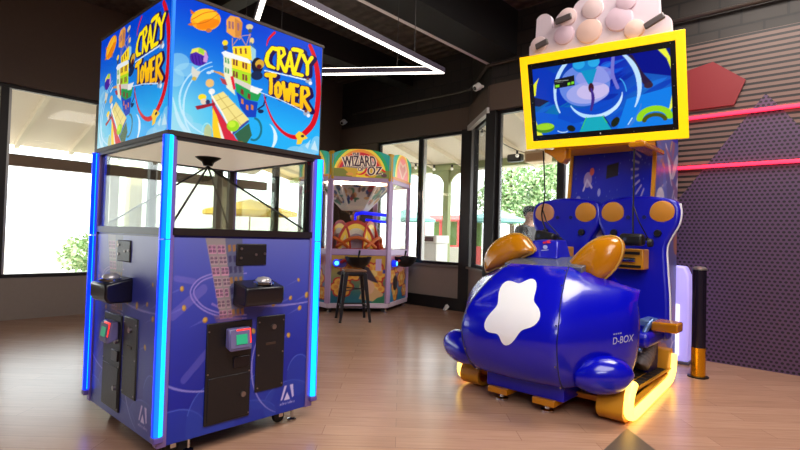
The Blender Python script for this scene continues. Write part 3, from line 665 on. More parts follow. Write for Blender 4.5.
for k in range(4):
    obj('hood_rib', cy(ap, cor[k], .0065, n=8), black, tower)
    bm = BM(); bm.faces.new([bm.verts.new(p) for p in (ap + (cor[k] - ap) * .03, cor[k], cor[(k + 1) % 4], ap + (cor[(k + 1) % 4] - ap) * .03)])
    o = obj('hood_pane', bm, hood, tower); s = o.modifiers.new('t', 'SOLIDIFY'); s.thickness = .003
# fittings, the same on the two visible faces
blk2 = mat('black textured plate', (20, 17, 20), .42, bump=.05, nscale=60); lockm = mat('steel lock', (150, 140, 140), .3, .9); dome = mat('white push button', (176, 172, 174), .3, metal=.4); rd = mat('grey reader shell', (110, 104, 150), .35); scrn = mat('green reader screen', (40, 150, 110), .3, emit=.6); redl = mat('red reader rim', (255, 50, 40), .3, emit=1.2)
def fit(side, u):   # u(a) maps a face coordinate 0..1.02 to a point on that face, d outwards
    P = (lambda a, d, z: Vector((TX1 + d, TY0 + a, z))) if side == '+X' else (lambda a, d, z: Vector((TX0 + a + .02, TY0 - d, z)))
    def b(a0, a1, d0, d1, z0, z1):
        p, q = P(a0, d0, z0), P(a1, d1, z1); return bx([min(p[i], q[i]) for i in range(3)], [max(p[i], q[i]) for i in range(3)])
    def disc(a, d0, d1, z, r, n=14): return cy(P(a, d0, z), P(a, d1, z), r, n=n)
    sp = obj('speaker_plate', b(.41, .615, 0, .012, 1.05, 1.18), blk2, tower, bevel=.006)
    for a, z in ((.44, 1.15), (.44, 1.095), (.6, 1.12), (.54, 1.115)): obj('plate_screw', disc(a, .012, .017, z, .008), lockm, sp)
    sh = obj('control_shelf', pz([P(.40, 0, .82), P(.40, .13, .82), P(.40, .15, .85), P(.40, .15, .93), P(.40, 0, .965)], P(.66, 0, 0) - P(.40, 0, 0)), mat('black console', (14, 12, 22), .3), tower, bevel=.012)
    bt = obj('button_ring', lathe(BM(), [(.001, .955), (.062, .955), (.062, .966), (.05, .972), (.001, .972)], 24, Matrix.Translation(P(.55, .085, -.012))), chrome, sh, smooth=True)
    obj('push_button', lathe(BM(), [(.048, .970), (.046, .982), (.035, .994), (.001, 1.0)], 24, Matrix.Translation(P(.55, .085, -.012))), dome, sh, smooth=True)
    cd = obj('coin_door', b(.245, .53, 0, .014, .15, .725), blk2, tower, bevel=.004)
    obj('cash_flap', b(.26, .517, .014, .019, .165, .415), blk2, cd, bevel=.003)
    for z in (.57, .29): obj('lock', disc(.478, .014, .03, z, .016), lockm, cd, label='steel lock cylinder')
    obj('coin_slot', b(.41, .515, .014, .024, .45, .515), mat('dark coin slot', (38, 32, 36), .3, .5), cd, bevel=.004)
    for a, z in ((.256, .68), (.256, .44), (.52, .42), (.52, .17)): obj('door_screw', disc(a, .014, .018, z, .005, 8), lockm, cd)
    cr = obj('card_reader', pz([P(.355, .014, .58), P(.355, .075, .56), P(.355, .055, .69), P(.355, .014, .69)], P(.5, 0, 0) - P(.355, 0, 0)), rd, tower, bevel=.01)
    q = [P(.392, .0715, .60), P(.462, .0715, .60), P(.462, .0635, .655), P(.392, .0635, .655)]
    obj('reader_rim', pz([P(.40, .0715, .60), P(.492, .0715, .60), P(.492, .0585, .684), P(.40, .0585, .684)], P(0, .003, 0) - P(0, 0, 0)), redl, cr, bevel=.002)
    obj('reader_face', pz([P(.358, .075, .578), P(.482, .075, .578), P(.482, .064, .676), P(.358, .064, .676)], P(0, .004, 0) - P(0, 0, 0)), rd, cr, bevel=.002)
    obj('reader_screen', pz([p + (P(0, .0078, 0) - P(0, 0, 0)) for p in q], P(0, .002, 0) - P(0, 0, 0)), scrn, cr)
    ac = obj('access_panel', b(.565, .77, 0, .012, .275, .735), blk2, tower, bevel=.012)
    obj('lock', disc(.68, .012, .026, .665, .016), lockm, ac, label='steel lock cylinder')
    obj('handle_slot', b(.63, .70, .012, .015, .555, .57), mat('brown slot', (60, 44, 36), .5), ac)
    for a, z in ((.58, .7), (.755, .7), (.58, .3), (.755, .3), (.58, .5), (.755, .5)): obj('panel_screw', disc(a, .012, .016, z, .005, 8), lockm, ac)
fit('+X', None); fit('-Y', None)
for x in (TX0 + .12, TX1 - .12):
    for y in (TY0 + .12, TY1 - .16):
        w = obj('caster', cy((x - .014, y, .042), (x + .014, y, .042), .042, n=20), mat('rubber wheel', (22, 20, 20), .5), tower, bevel=.006)
        obj('caster_fork', box(bx((x - .028, y - .012, .04), (x - .018, y + .02, .1)), (x + .018, y - .012, .04), (x + .028, y + .02, .1)), chrome, w)
        obj('leveling_foot', lathe(BM(), [(.001, 0), (.03, 0), (.03, .01), (.01, .02), (.01, .1), (.001, .1)], 16, Matrix.Translation((x + .03, y + .09, 0))), chrome, w, smooth=True)

# ------------------------------------------------------------------ two-seat sleigh ride with its screen
RC = -1.885
ride = thing('ride_simulator', 'blue two-seat sleigh-shaped ride with tilted yellow-framed screen and glowing yellow runners', 'arcade ride', (RC, 4.6, 0))
rblue = mat('gloss ride blue', (5, 10, 188), .2, coat=.4); rblue2 = mat('satin ride blue', (5, 10, 180), .32, coat=.15); dblue = mat('deep blue', (12, 20, 96), .4)
yel = mat('gloss yellow', (194, 122, 6), .22, coat=.4); yel2 = mat('ochre yellow', (206, 140, 22), .4); led_y = mat('yellow led', (255, 210, 80), .4, emit=3.4, ecol=(255, 205, 95)); grey_g = mat('grey gloss deck', (112, 118, 132), .22, .3)
# nose shell, lofted from level rings: z, front y, half width at the seam, half width at the side, side drop, y of the side
LV = spline([(.205, 3.50, .36, .50, 0, .40), (.23, 3.43, .375, .60, 0, .44), (.30, 3.36, .385, .645, 0, .47), (.42, 3.30, .395, .675, 0, .5), (.56, 3.275, .40, .69, 0, .52), (.70, 3.32, .39, .69, .0, .5), (.83, 3.42, .355, .675, .03, .45), (.95, 3.56, .315, .66, .07, .4), (1.02, 3.67, .285, .65, .12, .34), (1.055, 3.745, .265, .64, .15, .30)], 5)
bm = BM(); rings = []
for z, yf, hs, hb, dr, ys in LV:
    hs = hs - .035
    half = [(0, yf - .045, z), (hs * .5, yf - .035, z), (hs * .85, yf - .012, z), (hs, yf, z), (hs + .02, yf + .014, z)]
    for t in (.25, .5, .75, .92): half.append((hs + .02 + (hb - hs - .02) * t, yf + .014 + ys * t, z - dr * t))
    half += [(hb + .005, yf + ys + .07, z - dr * 1.05), (hb - .01, max(4.0, yf + ys + .1), z - dr * 1.05), (hb - .10, 4.03, z - dr * .9), (.40, 4.05, z)]
    full = [(-x * 1.08, y, q) for x, y, q in half[:0:-1]] + half
    rings.append([bm.verts.new((RC + x, y, q)) for x, y, q in full])
for a, b in zip(rings, rings[1:]):
    for i in range(len(a) - 1): bm.faces.new((a[i], a[i + 1], b[i + 1], b[i]))
n_ = len(rings[0])
bm.faces.new(rings[0]);
for i in range(n_ // 2): # hood top strip
    a, b, c_, d = rings[-1][i], rings[-1][i + 1], rings[-1][n_ - 2 - i], rings[-1][n_ - 1 - i]
    if b is not c_: bm.faces.new((a, b, c_, d))
    else: bm.faces.new((a, b, d))
bm.faces.new([r[0] for r in rings] + [r[-1] for r in rings[::-1]])
nose = obj('nose_shell', bm, rblue, ride, smooth=True)
nt_ = [bvh_of(nose)]
seam = [(RC + s * .003, 0, 0) for s in (1, -1)]
for s in (-1, 1):
    pts = [(RC + s * (hs - .025) * (1.0 if s > 0 else 1.08), yf - .001, z) for z, yf, hs, hb, dr, ys in LV]; obj('panel_seam', tube(BM(), pts, .0045, 6), dblue, ride)
    for k in (4, 14, 24, 34, 41):
        p = Vector(pts[k]); obj('seam_screw', cy(p + Vector((s * -.012, -.004, 0)), p + Vector((s * -.014, -.012, 0)), .006, n=8), chrome, ride)
obj('hood_deck', prism(BM(), [(RC - .33, 3.76, 1.055), (RC - .33, 4.05, 1.115), (RC - .33, 4.32, 1.12), (RC - .33, 4.32, .3), (RC - .33, 4.0, .3)], (.66, 0, 0)), grey_g, ride, bevel=.006)
# plain white emblem sticker
cx_, cy_ = 514, 311; em = []
lob = [1.0, .72, .98, .74, 1.06, .72, 1.0, .74]
for k in range(64):
    t = 2 * math.pi * k / 64; r = 1 + .16 * math.cos(5 * t + .6) + .05 * math.cos(3 * t)
    x, y = 22 * r * math.cos(t), 33 * r * math.sin(t); q = math.radians(28); em.append((cx_ + x * math.cos(q) - y * math.sin(q), cy_ + x * math.sin(q) + y * math.cos(q)))
def fine(poly):
    b = BM(); f = b.faces.new([b.verts.new((x, y, 0)) for x, y in poly]); bmesh.ops.triangulate(b, faces=b.faces)
    for _ in range(3): bmesh.ops.subdivide_edges(b, edges=[e for e in b.edges if e.calc_length() > 4], cuts=1); bmesh.ops.triangulate(b, faces=b.faces)
    r = [[(v.co.x, v.co.y) for v in f.verts] for f in b.faces]; b.free(); return r
stk = mat('white vinyl', (246, 246, 248), .35)
decal('emblem', fine(em), nt_, stk, ride, label='white splash-shaped sticker')
def text_px(s, quad):
    V, T = text_tris(s); q = [np.asarray(p, float) for p in quad]
    at_ = lambda p: tuple((q[0] * (1 - p[0]) + q[1] * p[0]) * (1 - p[1]) + (q[3] * (1 - p[0]) + q[2] * p[0]) * p[1])
    return [[at_(V[i]) for i in t] for t in T]
decal('lettering', text_px('D-BOX', [(612.5, 344.5), (632.5, 341), (633.5, 334), (613, 337.5)]), nt_, mat('silver vinyl', (190, 192, 214), .4), ride, label='silver D-BOX lettering')
decal('small_lettering', [[(613 + a, 335 - a * .17), (613 + a + 1.6, 335 - (a + 1.6) * .17), (613 + a + 1.6, 333.6 - (a + 1.6) * .17), (613 + a, 333.6 - a * .17)] for a in (0, 2.2, 4.4, 6.6)], nt_, mat('silver vinyl', (150, 152, 190), .4), ride)
# side paws / fenders low on the shell
for s in (-1, 1):
    c0 = Vector((RC + s * .40, 3.50, .31)); c1 = Vector((RC + s * (.68 if s > 0 else .76), 3.66, .345)); P = spline(np.array([(*c0, .07), (*(c0.lerp(c1, .35)), .125), (*(c0.lerp(c1, .75)), .13), (*c1, .10), (*(c1 + Vector((s * .045, .03, .0))), .045), (*(c1 + Vector((s * .058, .04, 0))), .006)]), 5)
    obj('fender', tube(BM(), [tuple(p[:3]) for p in P], [float(max(p[3], .004)) for p in P], 20), rblue, ride, smooth='all')
# lower plinth and feet
obj('plinth', bx((RC - .31, 3.50, .10), (RC + .33, 4.6, .235)), rblue2, ride, bevel=.008)
for s in (-1, 1):
    b_ = obj('foot_block', pz([(RC + s * .19 - .085, 3.46, .058), (RC + s * .19 + .085, 3.46, .058), (RC + s * .19 + .085, 3.46, .105), (RC + s * .19 - .085, 3.46, .105)], (0, .34, 0)), yel, ride, bevel=.006)
    obj('leveling_foot', lathe(BM(), [(.001, 0), (.045, 0), (.045, .012), (.018, .02), (.014, .05), (.001, .05)], 20, Matrix.Translation((RC + s * .19, 3.54, 0))), chrome, b_, smooth=True)
# ears on the hood shoulders
pxs = [(566, 268), (573, 258), (582, 248), (591, 241), (601, 237), (611, 236.5), (618, 240), (621, 247), (620, 257), (615, 268), (607, 277), (598, 282.5), (590, 279), (578, 273)]
E0 = [onY(x, y, 3.92) for x, y in pxs]
pxl = [(487, 272), (484.5, 262), (486, 252), (491, 244), (499, 238), (508, 234.5), (516, 234), (523, 237.5), (528, 243), (533, 251), (524, 256), (512, 262), (500, 267)]
E1 = [onY(x, y, 3.95) for x, y in pxl]
hinge = (E0[0] + E0[-3]) / 2
for s in (-1, 1):
    pts = [Vector((p.x, p.y + (p.z - hinge.z) * .18, p.z)) for p in (E0 if s > 0 else E1)]
    ce = sum(pts, Vector()) / len(pts); rr = []
    ringp = [tuple(q) for q in spline(np.array([tuple(p) for p in pts] + [tuple(pts[0])]), 3)[:-1]]
    bm = BM(); sh_ = [(1.0, .05), (1.0, .0), (.96, -.03), (.82, -.062), (.55, -.085), (.25, -.095)]
    R_ = [[bm.verts.new(ce + (Vector(p) - ce) * k + Vector((0, d, 0))) for p in ringp] for k, d in sh_]
    for a, b in zip(R_, R_[1:]):
        for i in range(len(a)): bm.faces.new((a[i], a[(i + 1) % len(a)], b[(i + 1) % len(a)], b[i]))
    bm.faces.new(R_[-1]); bm.faces.new(R_[0][::-1])
    e = obj('ear_pad', bm, yel, ride, smooth=True)
    obj('ear_rim', tube(BM(), [Vector(p) + Vector((0, -.004, 0)) for p in ringp], .011, 8, True), mat('ear rim', (196, 150, 60), .25, coat=.4), e, smooth='all')
# dash box with printed marks
bq = [(-2.09, 4.02, 1.085), (-1.77, 4.02, 1.085), (-1.77, 4.22, 1.085), (-2.09, 4.22, 1.085)]
bm = BM(); lo = [bm.verts.new(p) for p in ((-2.15, 3.98, 1.10), (-1.85, 3.98, 1.10), (-1.85, 4.26, 1.10), (-2.15, 4.26, 1.10))]; hi = [bm.verts.new(p) for p in ((-2.12, 4.07, 1.25), (-1.89, 4.07, 1.25), (-1.89, 4.24, 1.262), (-2.12, 4.24, 1.262))]
bm.faces.new(lo[::-1]); bm.faces.new(hi)
for i in range(4): bm.faces.new((lo[i], lo[(i + 1) % 4], hi[(i + 1) % 4], hi[i]))
db = obj('dash_box', bm, rblue2, ride, bevel=.012)
dt = [bvh_of(db)]
decal('warning_mark', [[(546.5, 241), (551, 240.6), (551.3, 243.4), (546.8, 243.8)], [(543, 242), (546, 241.7), (546.2, 243.8), (543.2, 244)]], dt, mat('red print', (200, 30, 40), .5), ride, .006)
decal('print_mark', [[(545.5 + 2.4 * math.cos(t), 247.4 + 2.0 * math.sin(t)) for t in np.linspace(0, 6.28, 14)[:-1]], [(541.5, 250.4), (549, 249.8), (549, 250.6), (541.5, 251.2)]], dt, mat('pale print', (170, 176, 220), .5), ride, .006)
# platform, grip tread, runners
obj('platform', bx((RC - .58, 3.75, .09), (RC + .60, 5.25, .125)), yel2, ride, bevel=.004)
for s in (-1, 1):
    fp = obj('foot_plate', bx((RC + s * .44 - .19, 3.72, .125), (RC + s * .44 + .19, 5.1, .137)), yel2, ride)
    bm = BM(); rng = random.Random(5)
    for i in range(4):
        for j in range(12):
            x0 = RC + s * .44 - .175 + i * .09; y0 = 3.76 + j * .11; box(bm, (x0, y0, .137), (x0 + .075, y0 + .09, .141))
    obj('grip_tread', bm, mat('black grip', (26, 22, 20), .7), fp)
    xo = RC + .03 + s * .69; sk = [(3.80, .30), (3.69, .235), (3.62, .16), (3.60, .09), (3.64, .035), (3.74, .012), (4.2, .012), (4.7, .012), (5.00, .014), (5.12, .05), (5.17, .13), (5.18, .25)]
    S2 = spline(np.array(sk), 5)
    th = .028; bm = BM(); top = []; bot = []
    for i, p in enumerate(S2):
        t = S2[min(i + 1, len(S2) - 1)] - S2[max(i - 1, 0)]; t = t / np.hypot(*t); nrm = np.array([-t[1], t[0]]); top.append(p + nrm * th if nrm is not None else p)
    xi, x2 = xo - s * .20, xo - s * .022
    # front ski plate (wide) follows the first curve only; the rest is a narrow rail
    ni = 30
    vs = [[bm.verts.new((x, q[0], q[1])) for x in (xi, x2) for q in (S2[i], top[i])] for i in range(ni)]
    for a, b in zip(vs, vs[1:]):
        for i, j in ((0, 1), (1, 3), (3, 2), (2, 0)): bm.faces.new((a[i], a[j], b[j], b[i]))
    for e_ in (vs[0], vs[-1]): bm.faces.new((e_[0], e_[1], e_[3], e_[2]))
    sk_o = obj('ski', bm, yel2, ride, smooth=True)
    obj('ski_side', pz([(xo - s * .03, 3.80, .25), (xo - s * .03, 3.86, .10), (xo - s * .03, 3.86, .03), (xo - s * .03, 3.68, .05), (xo - s * .03, 3.64, .1), (xo - s * .03, 3.68, .17)], (-s * .02, 0, 0)), yel2, sk_o)
    tp_ = lambda y: xo - s * (y - 3.7) * .065
    rl = obj('runner_rail', pz([(tp_(3.8) - s * .012, 3.80, 0), (tp_(5.05) - s * .012, 5.05, 0), (tp_(5.05) - s * .06, 5.05, 0), (tp_(3.8) - s * .06, 3.80, 0)], (0, 0, .10)), yel2, ride, bevel=.006)
    pth = [(tp_(y), y, z + .035) for y, z in spline(np.array([(3.76, .23), (3.685, .18), (3.65, .12), (3.66, .06), (3.72, .022), (3.86, .010), (4.4, .010), (4.92, .010), (5.05, .04), (5.13, .10), (5.15, .22)]), 5)]
    obj('runner_light', tube(BM(), pth, .034, 14), led_y, ride, smooth='all')
    obj('rear_bracket', pz([(xo - s * .10, 4.98, .10), (xo - s * .10, 5.16, .10), (xo - s * .10, 5.16, .30), (xo - s * .10, 5.06, .30), (xo - s * .10, 4.98, .18)], (-s * .24, 0, 0)), yel2, ride, bevel=.006)
    obj('bracket_slot', bx((xo - s * .26 - .04, 4.965, .125), (xo - s * .26 + .06, 4.985, .155)), black, ride)
# seats
def seat(cx):
    P = [(-.31, .42), (-.30, .75), (-.27, 1.05), (-.26, 1.22), (-.30, 1.33), (-.345, 1.42), (-.36, 1.52), (-.345, 1.60), (-.30, 1.645), (-.22, 1.665), (-.08, 1.685), (.08, 1.685), (.22, 1.665), (.30, 1.645), (.345, 1.60), (.36, 1.52), (.345, 1.42), (.30, 1.33), (.26, 1.22), (.27, 1.05), (.30, .75), (.31, .42)]
    Q = spline(np.array(P), 3)
    sb = obj('seat_back', pz([(cx + x, 4.86 + (z - 1) * .10, z) for x, z in Q], (0, .13, 0)), rblue2, ride, bevel=.03, seg=4)
    for s in (-1, 1):
        y = 4.86 + .053
        obj('headrest_pad', lathe(BM(), [(.001, .02), (.08, .018), (.102, .008), (.106, -.01), (.001, -.01)], 28, Matrix.Translation((cx + s * .215, y, 1.53)) @ Matrix.Rotation(math.radians(96), 4, 'X')), mat('tan yellow pad', (206, 138, 40) if not (cx < RC and s < 0) else (206, 146, 100), .5), sb, smooth=True)
        obj('speaker_button', cy((cx + s * .19, y - .03, 1.345), (cx + s * .19, y - .05, 1.345), .034, .028, 18), black, sb)
        obj('stitch_dimple', cy((cx + s * .07, y - .008, 1.49), (cx + s * .07, y - .016, 1.49), .018, n=14), dblue, sb)
    obj('seat_cushion', bx((cx - .27, 4.40, .40), (cx + .27, 4.92, .52)), rblue2, ride, bevel=.04, seg=3)
    obj('seat_base', bx((cx - .18, 4.72, .12), (cx + .18, 5.0, .41)), dblue, ride, bevel=.01)
    lb = obj('lap_lock', bx((cx - .13, 4.70, 1.02), (cx + .13, 4.86, 1.20)), yel2, ride, bevel=.012)
    obj('lock_slot', bx((cx - .10, 4.693, 1.15), (cx + .10, 4.705, 1.175)), black, lb); obj('lock_slot', bx((cx - .11, 4.693, 1.035), (cx + .11, 4.705, 1.058)), black, lb)
    obj('lock_bar', cy((cx - .20, 4.68, 1.105), (cx + .07, 4.68, 1.105), .02, n=14), chrome, lb, smooth=True)
    obj('bar_grip', cy((cx - .22, 4.68, 1.105), (cx - .12, 4.68, 1.105), .034, n=14), black, lb, smooth=True)
    return sb
seat(RC - .33); seat(RC + .36)
obj('seat_edge_trim', tube(BM(), [(RC + .36 + x, 4.90 + (z - 1) * .1, z) for x, z in spline(np.array([(.31, .5), (.30, .75), (.27, 1.05), (.26, 1.22), (.30, 1.33), (.345, 1.42), (.36, 1.52), (.347, 1.61)]), 5)], .012, 8), mat('white piping', (225, 226, 235), .35), ride, smooth='all')
# arm rest, hose, silver bow on the right flank
a1, a2 = onY(652, 326, 4.62), onY(681, 325, 4.55)
obj('arm_rest', pz([(a1.x, 4.58, .52), (a2.x, 4.45, .545), (a2.x, 4.62, .545), (a1.x, 4.85, .52)], (0, 0, .08)), yel, ride, bevel=.015)
def fl_(x, y, Y): return tuple(onY(x, y, Y))
obj('side_bow', tube(BM(), [tuple(q) for q in spline(np.array([fl_(653, 320, 4.62), fl_(648, 326, 4.56), fl_(643, 336, 4.5), fl_(639, 352, 4.44)]), 6)], .022, 10), mat('silver blue', (96, 122, 178), .25, .6), ride, smooth='all')
obj('arm_sleeve', pz([(a1.x - .10, 4.60, .55), (a1.x + .005, 4.56, .545), (a1.x + .005, 4.80, .545), (a1.x - .10, 4.86, .55)], (0, 0, .06)), mat('silver blue', (120, 150, 200), .3, .5), ride, bevel=.012)
H2 = spline(np.array([fl_(647, 336, 4.72), fl_(647, 346, 4.68), fl_(645, 355, 4.62), fl_(640, 364, 4.54)]), 14)
obj('ribbed_hose', tube(BM(), [tuple(p) for p in H2], [.075 if (i // 2) % 2 else .062 for i in range(len(H2))], 16), mat('grey hose', (112, 104, 106), .5), ride, smooth='all')
# rear tower: printed front, sides, yellow edges
BX0, BX1, BY0, BY1 = -2.25, -1.43, 5.14, 5.9
obj('rear_cabinet', pz([(BX0, BY0, 2.14), (BX0, 5.02, 1.2), (BX0, 4.98, .05), (BX0, BY1, .05), (BX0, BY1, 2.75), (BX0, 5.3, 2.75), (BX0, 5.05, 2.3)], (BX1 - BX0, 0, 0)), rblue2, ride)
def back_art():
    c = Cv(160, 170)
    c.put(np.ones_like(c.u, bool), lambda u, v: (14 + 20 * (1 - v), 28 + 70 * np.clip(1 - v * 1.3, 0, 1), 170 + 40 * np.clip(1 - v, 0, 1)))
    c.ell((.55, .12), .52, .40, (30, 110, 225), al=.8); c.ell((.55, .06), .42, .34, (20, 74, 200), al=.8)
    for k in range(26):
        t = math.radians(15 + 150 * k / 25); c.ell((.56 + .52 * math.cos(t), .12 + .44 * math.sin(t)), .011, .013, (196, 180, 190))
    c.ell((.36, .44), .12, .05, (196, 170, 200), rot=-.7); c.ell((.66, .46), .10, .05, (200, 176, 205), rot=-.6); c.ell((.98, .42), .1, .06, (190, 160, 180))
    for k in range(7):
        t = math.radians(150 + 90 * k / 6); c.stroke([(1.0 + .16 * math.cos(t), .86 + .17 * math.sin(t)), (1.0 + .24 * math.cos(t), .86 + .25 * math.sin(t))], .018, (150, 140, 200))
    rnd = random.Random(4)
    for k in range(46): c.ell((rnd.random(), .5 + .5 * rnd.random()), .006, .007, (110, 120, 200), al=.7)
    c.ell((.21, .80), .055, .06, (150, 130, 190)); c.ell((.26, .86), .03, .03, (200, 90, 80)); c.stroke([(.16, .72), (.2, .8), (.27, .74)], .02, (190, 180, 215))
    c.ell((.1, .66), .03, .02, (140, 140, 210)); c.ell((.37, .70), .02, .03, (150, 150, 220)); c.ell((.9, .62), .05, .04, (210, 190, 200)); c.ell((.82, .58), .04, .02, (180, 120, 80)); c.ell((.95, .55), .06, .03, (210, 200, 215))
    c.poly([(.45, .8), (.6, .82), (.6, .92), (.45, .9)], (10, 14, 40))
    return c
art('rear_panel', back_art(), lambda U, V: (BX0 + .03 + U * (BX1 - BX0 - .06), np.where(V * 1.35 + .80 > 1.2, 5.02 + (BY0 - 5.02) * (V * 1.35 + .80 - 1.2) / .94, 5.02 - .0 * V) - .006 - .0 * U, .80 + V * 1.35), attr_mat('rear print', rough=.3), ride)
def side_art():
    c = Cv(60, 200); rnd = random.Random(9)
    c.put(np.ones_like(c.u, bool), lambda u, v: (120 - 40 * v, 110 - 20 * v, 170 + 0 * v))
    for k in range(70):
        col = rnd.choice([(190, 120, 90), (96, 110, 200), (200, 190, 215), (150, 80, 120), (60, 80, 180), (210, 150, 110), (120, 90, 150), (220, 214, 230)])
        c.ell((rnd.random(), rnd.random()), rnd.uniform(.05, .2), rnd.uniform(.01, .05), col, rot=rnd.uniform(-.6, .6), al=.85)
    return c
def side_pos(U, V):
    z = .1 + V * 2.2; yf = np.interp(z, [.05, 1.2, 2.14, 2.3], [4.99, 5.03, 5.15, 5.06]); return (np.full_like(U, BX1 + .008), yf + U * (BY1 - .02 - yf), z)
art('side_panel', side_art(), side_pos, attr_mat('side print', rough=.3), ride)
for X in (BX0 - .008, BX1 - .022): obj('yellow_edge', pz([(X, BY0 - .02, 2.14), (X, 4.995, 1.2), (X, 4.955, .1), (X, 4.99, .1), (X, 5.03, 1.2), (X, BY0 + .02, 2.14)], (.03, 0, 0)), yel2, ride)
# yellow brow under the screen, arms that carry the cords
obj('brow', pz([(BX0 + .0, BY0 - .02, 2.14), (BX0, BY0 + .05, 2.40), (BX0, 4.90, 2.24), (BX0, 4.90, 2.165)], (BX1 - BX0, 0, 0)), yel2, ride, bevel=.006)
la = [onY(x, y, 4.7) for x, y in ((544, 152), (544, 148.5), (552, 150), (555, 147), (566, 147), (566, 158), (562, 163.5), (558, 162), (553, 157))]
obj('cord_arm', pz(la, (0, .12, 0)), yel, ride, bevel=.01)
ra = onY(643, 153, 4.72)
obj('cord_arm', box(bx((ra.x - .07, 4.55, 2.075), (ra.x + .07, 5.12, 2.12)), (ra.x - .035, 4.6, 2.115), (ra.x + .035, 5.1, 2.142)), yel, ride, bevel=.01)
# screen: yellow frame, black bezel, picture
SO, SU, SV = Vector((-2.475, 4.585, 2.155)), Vector((1.395, .22, 0)), Vector((0.0, -.185, .872))
SN = SU.cross(SV).normalized()
def sp_(u, v, d=0.0): return SO + SU * u + SV * v + SN * d   # point on the screen's plane, d in front of it
def frame(u0, u1, v0, v1, iu, iv, d0, d1):
    bm = BM(); O_ = [(u0, v0), (u1, v0), (u1, v1), (u0, v1)]; I_ = [(u0 + iu, v0 + iv), (u1 - iu, v0 + iv), (u1 - iu, v1 - iv), (u0 + iu, v1 - iv)]
    q = [[[bm.verts.new(sp_(*p, d)) for p in L_] for d in (d0, d1)] for L_ in (O_, I_)]
    for i in range(4):
        j = (i + 1) % 4
        bm.faces.new((q[0][0][i], q[0][0][j], q[0][1][j], q[0][1][i])); bm.faces.new((q[1][0][i], q[1][0][j], q[1][1][j], q[1][1][i]))
        bm.faces.new((q[0][1][i], q[0][1][j], q[1][1][j], q[1][1][i])); bm.faces.new((q[0][0][i], q[0][0][j], q[1][0][j], q[1][0][i]))
    return bm
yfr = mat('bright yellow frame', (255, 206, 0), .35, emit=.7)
obj('screen_housing', prism(BM(), [sp_(.02, .02, -.005), sp_(.98, .02, -.005), sp_(.98, .98, -.005), sp_(.02, .98, -.005)], Vector((0, .12, 0))), mat('dark yellow shell', (190, 130, 10), .4), ride)
sf = obj('screen_frame', frame(0, 1, 0, 1, .052, .085, -.008, .014), yfr, ride, bevel=.004)
bz = obj('screen_bezel', frame(.052, .948, .085, .915, .03, .06, -.004, .009), mat('black bezel', (10, 9, 12), .25), ride)
for u in (.08, .3, .5, .7, .92):
    for v in (.105, .895): obj('bezel_screw', cy(sp_(u, v, .009), sp_(u, v, .012), .004, n=8), lockm, bz)
for v in (.3, .5, .7):
    for u in (.068, .932): obj('bezel_screw', cy(sp_(u, v, .009), sp_(u, v, .012), .004, n=8), lockm, bz)
obj('bezel_lamp', cy(sp_(.5, .115, .009), sp_(.5, .115, .012), .006, n=8), white, bz)
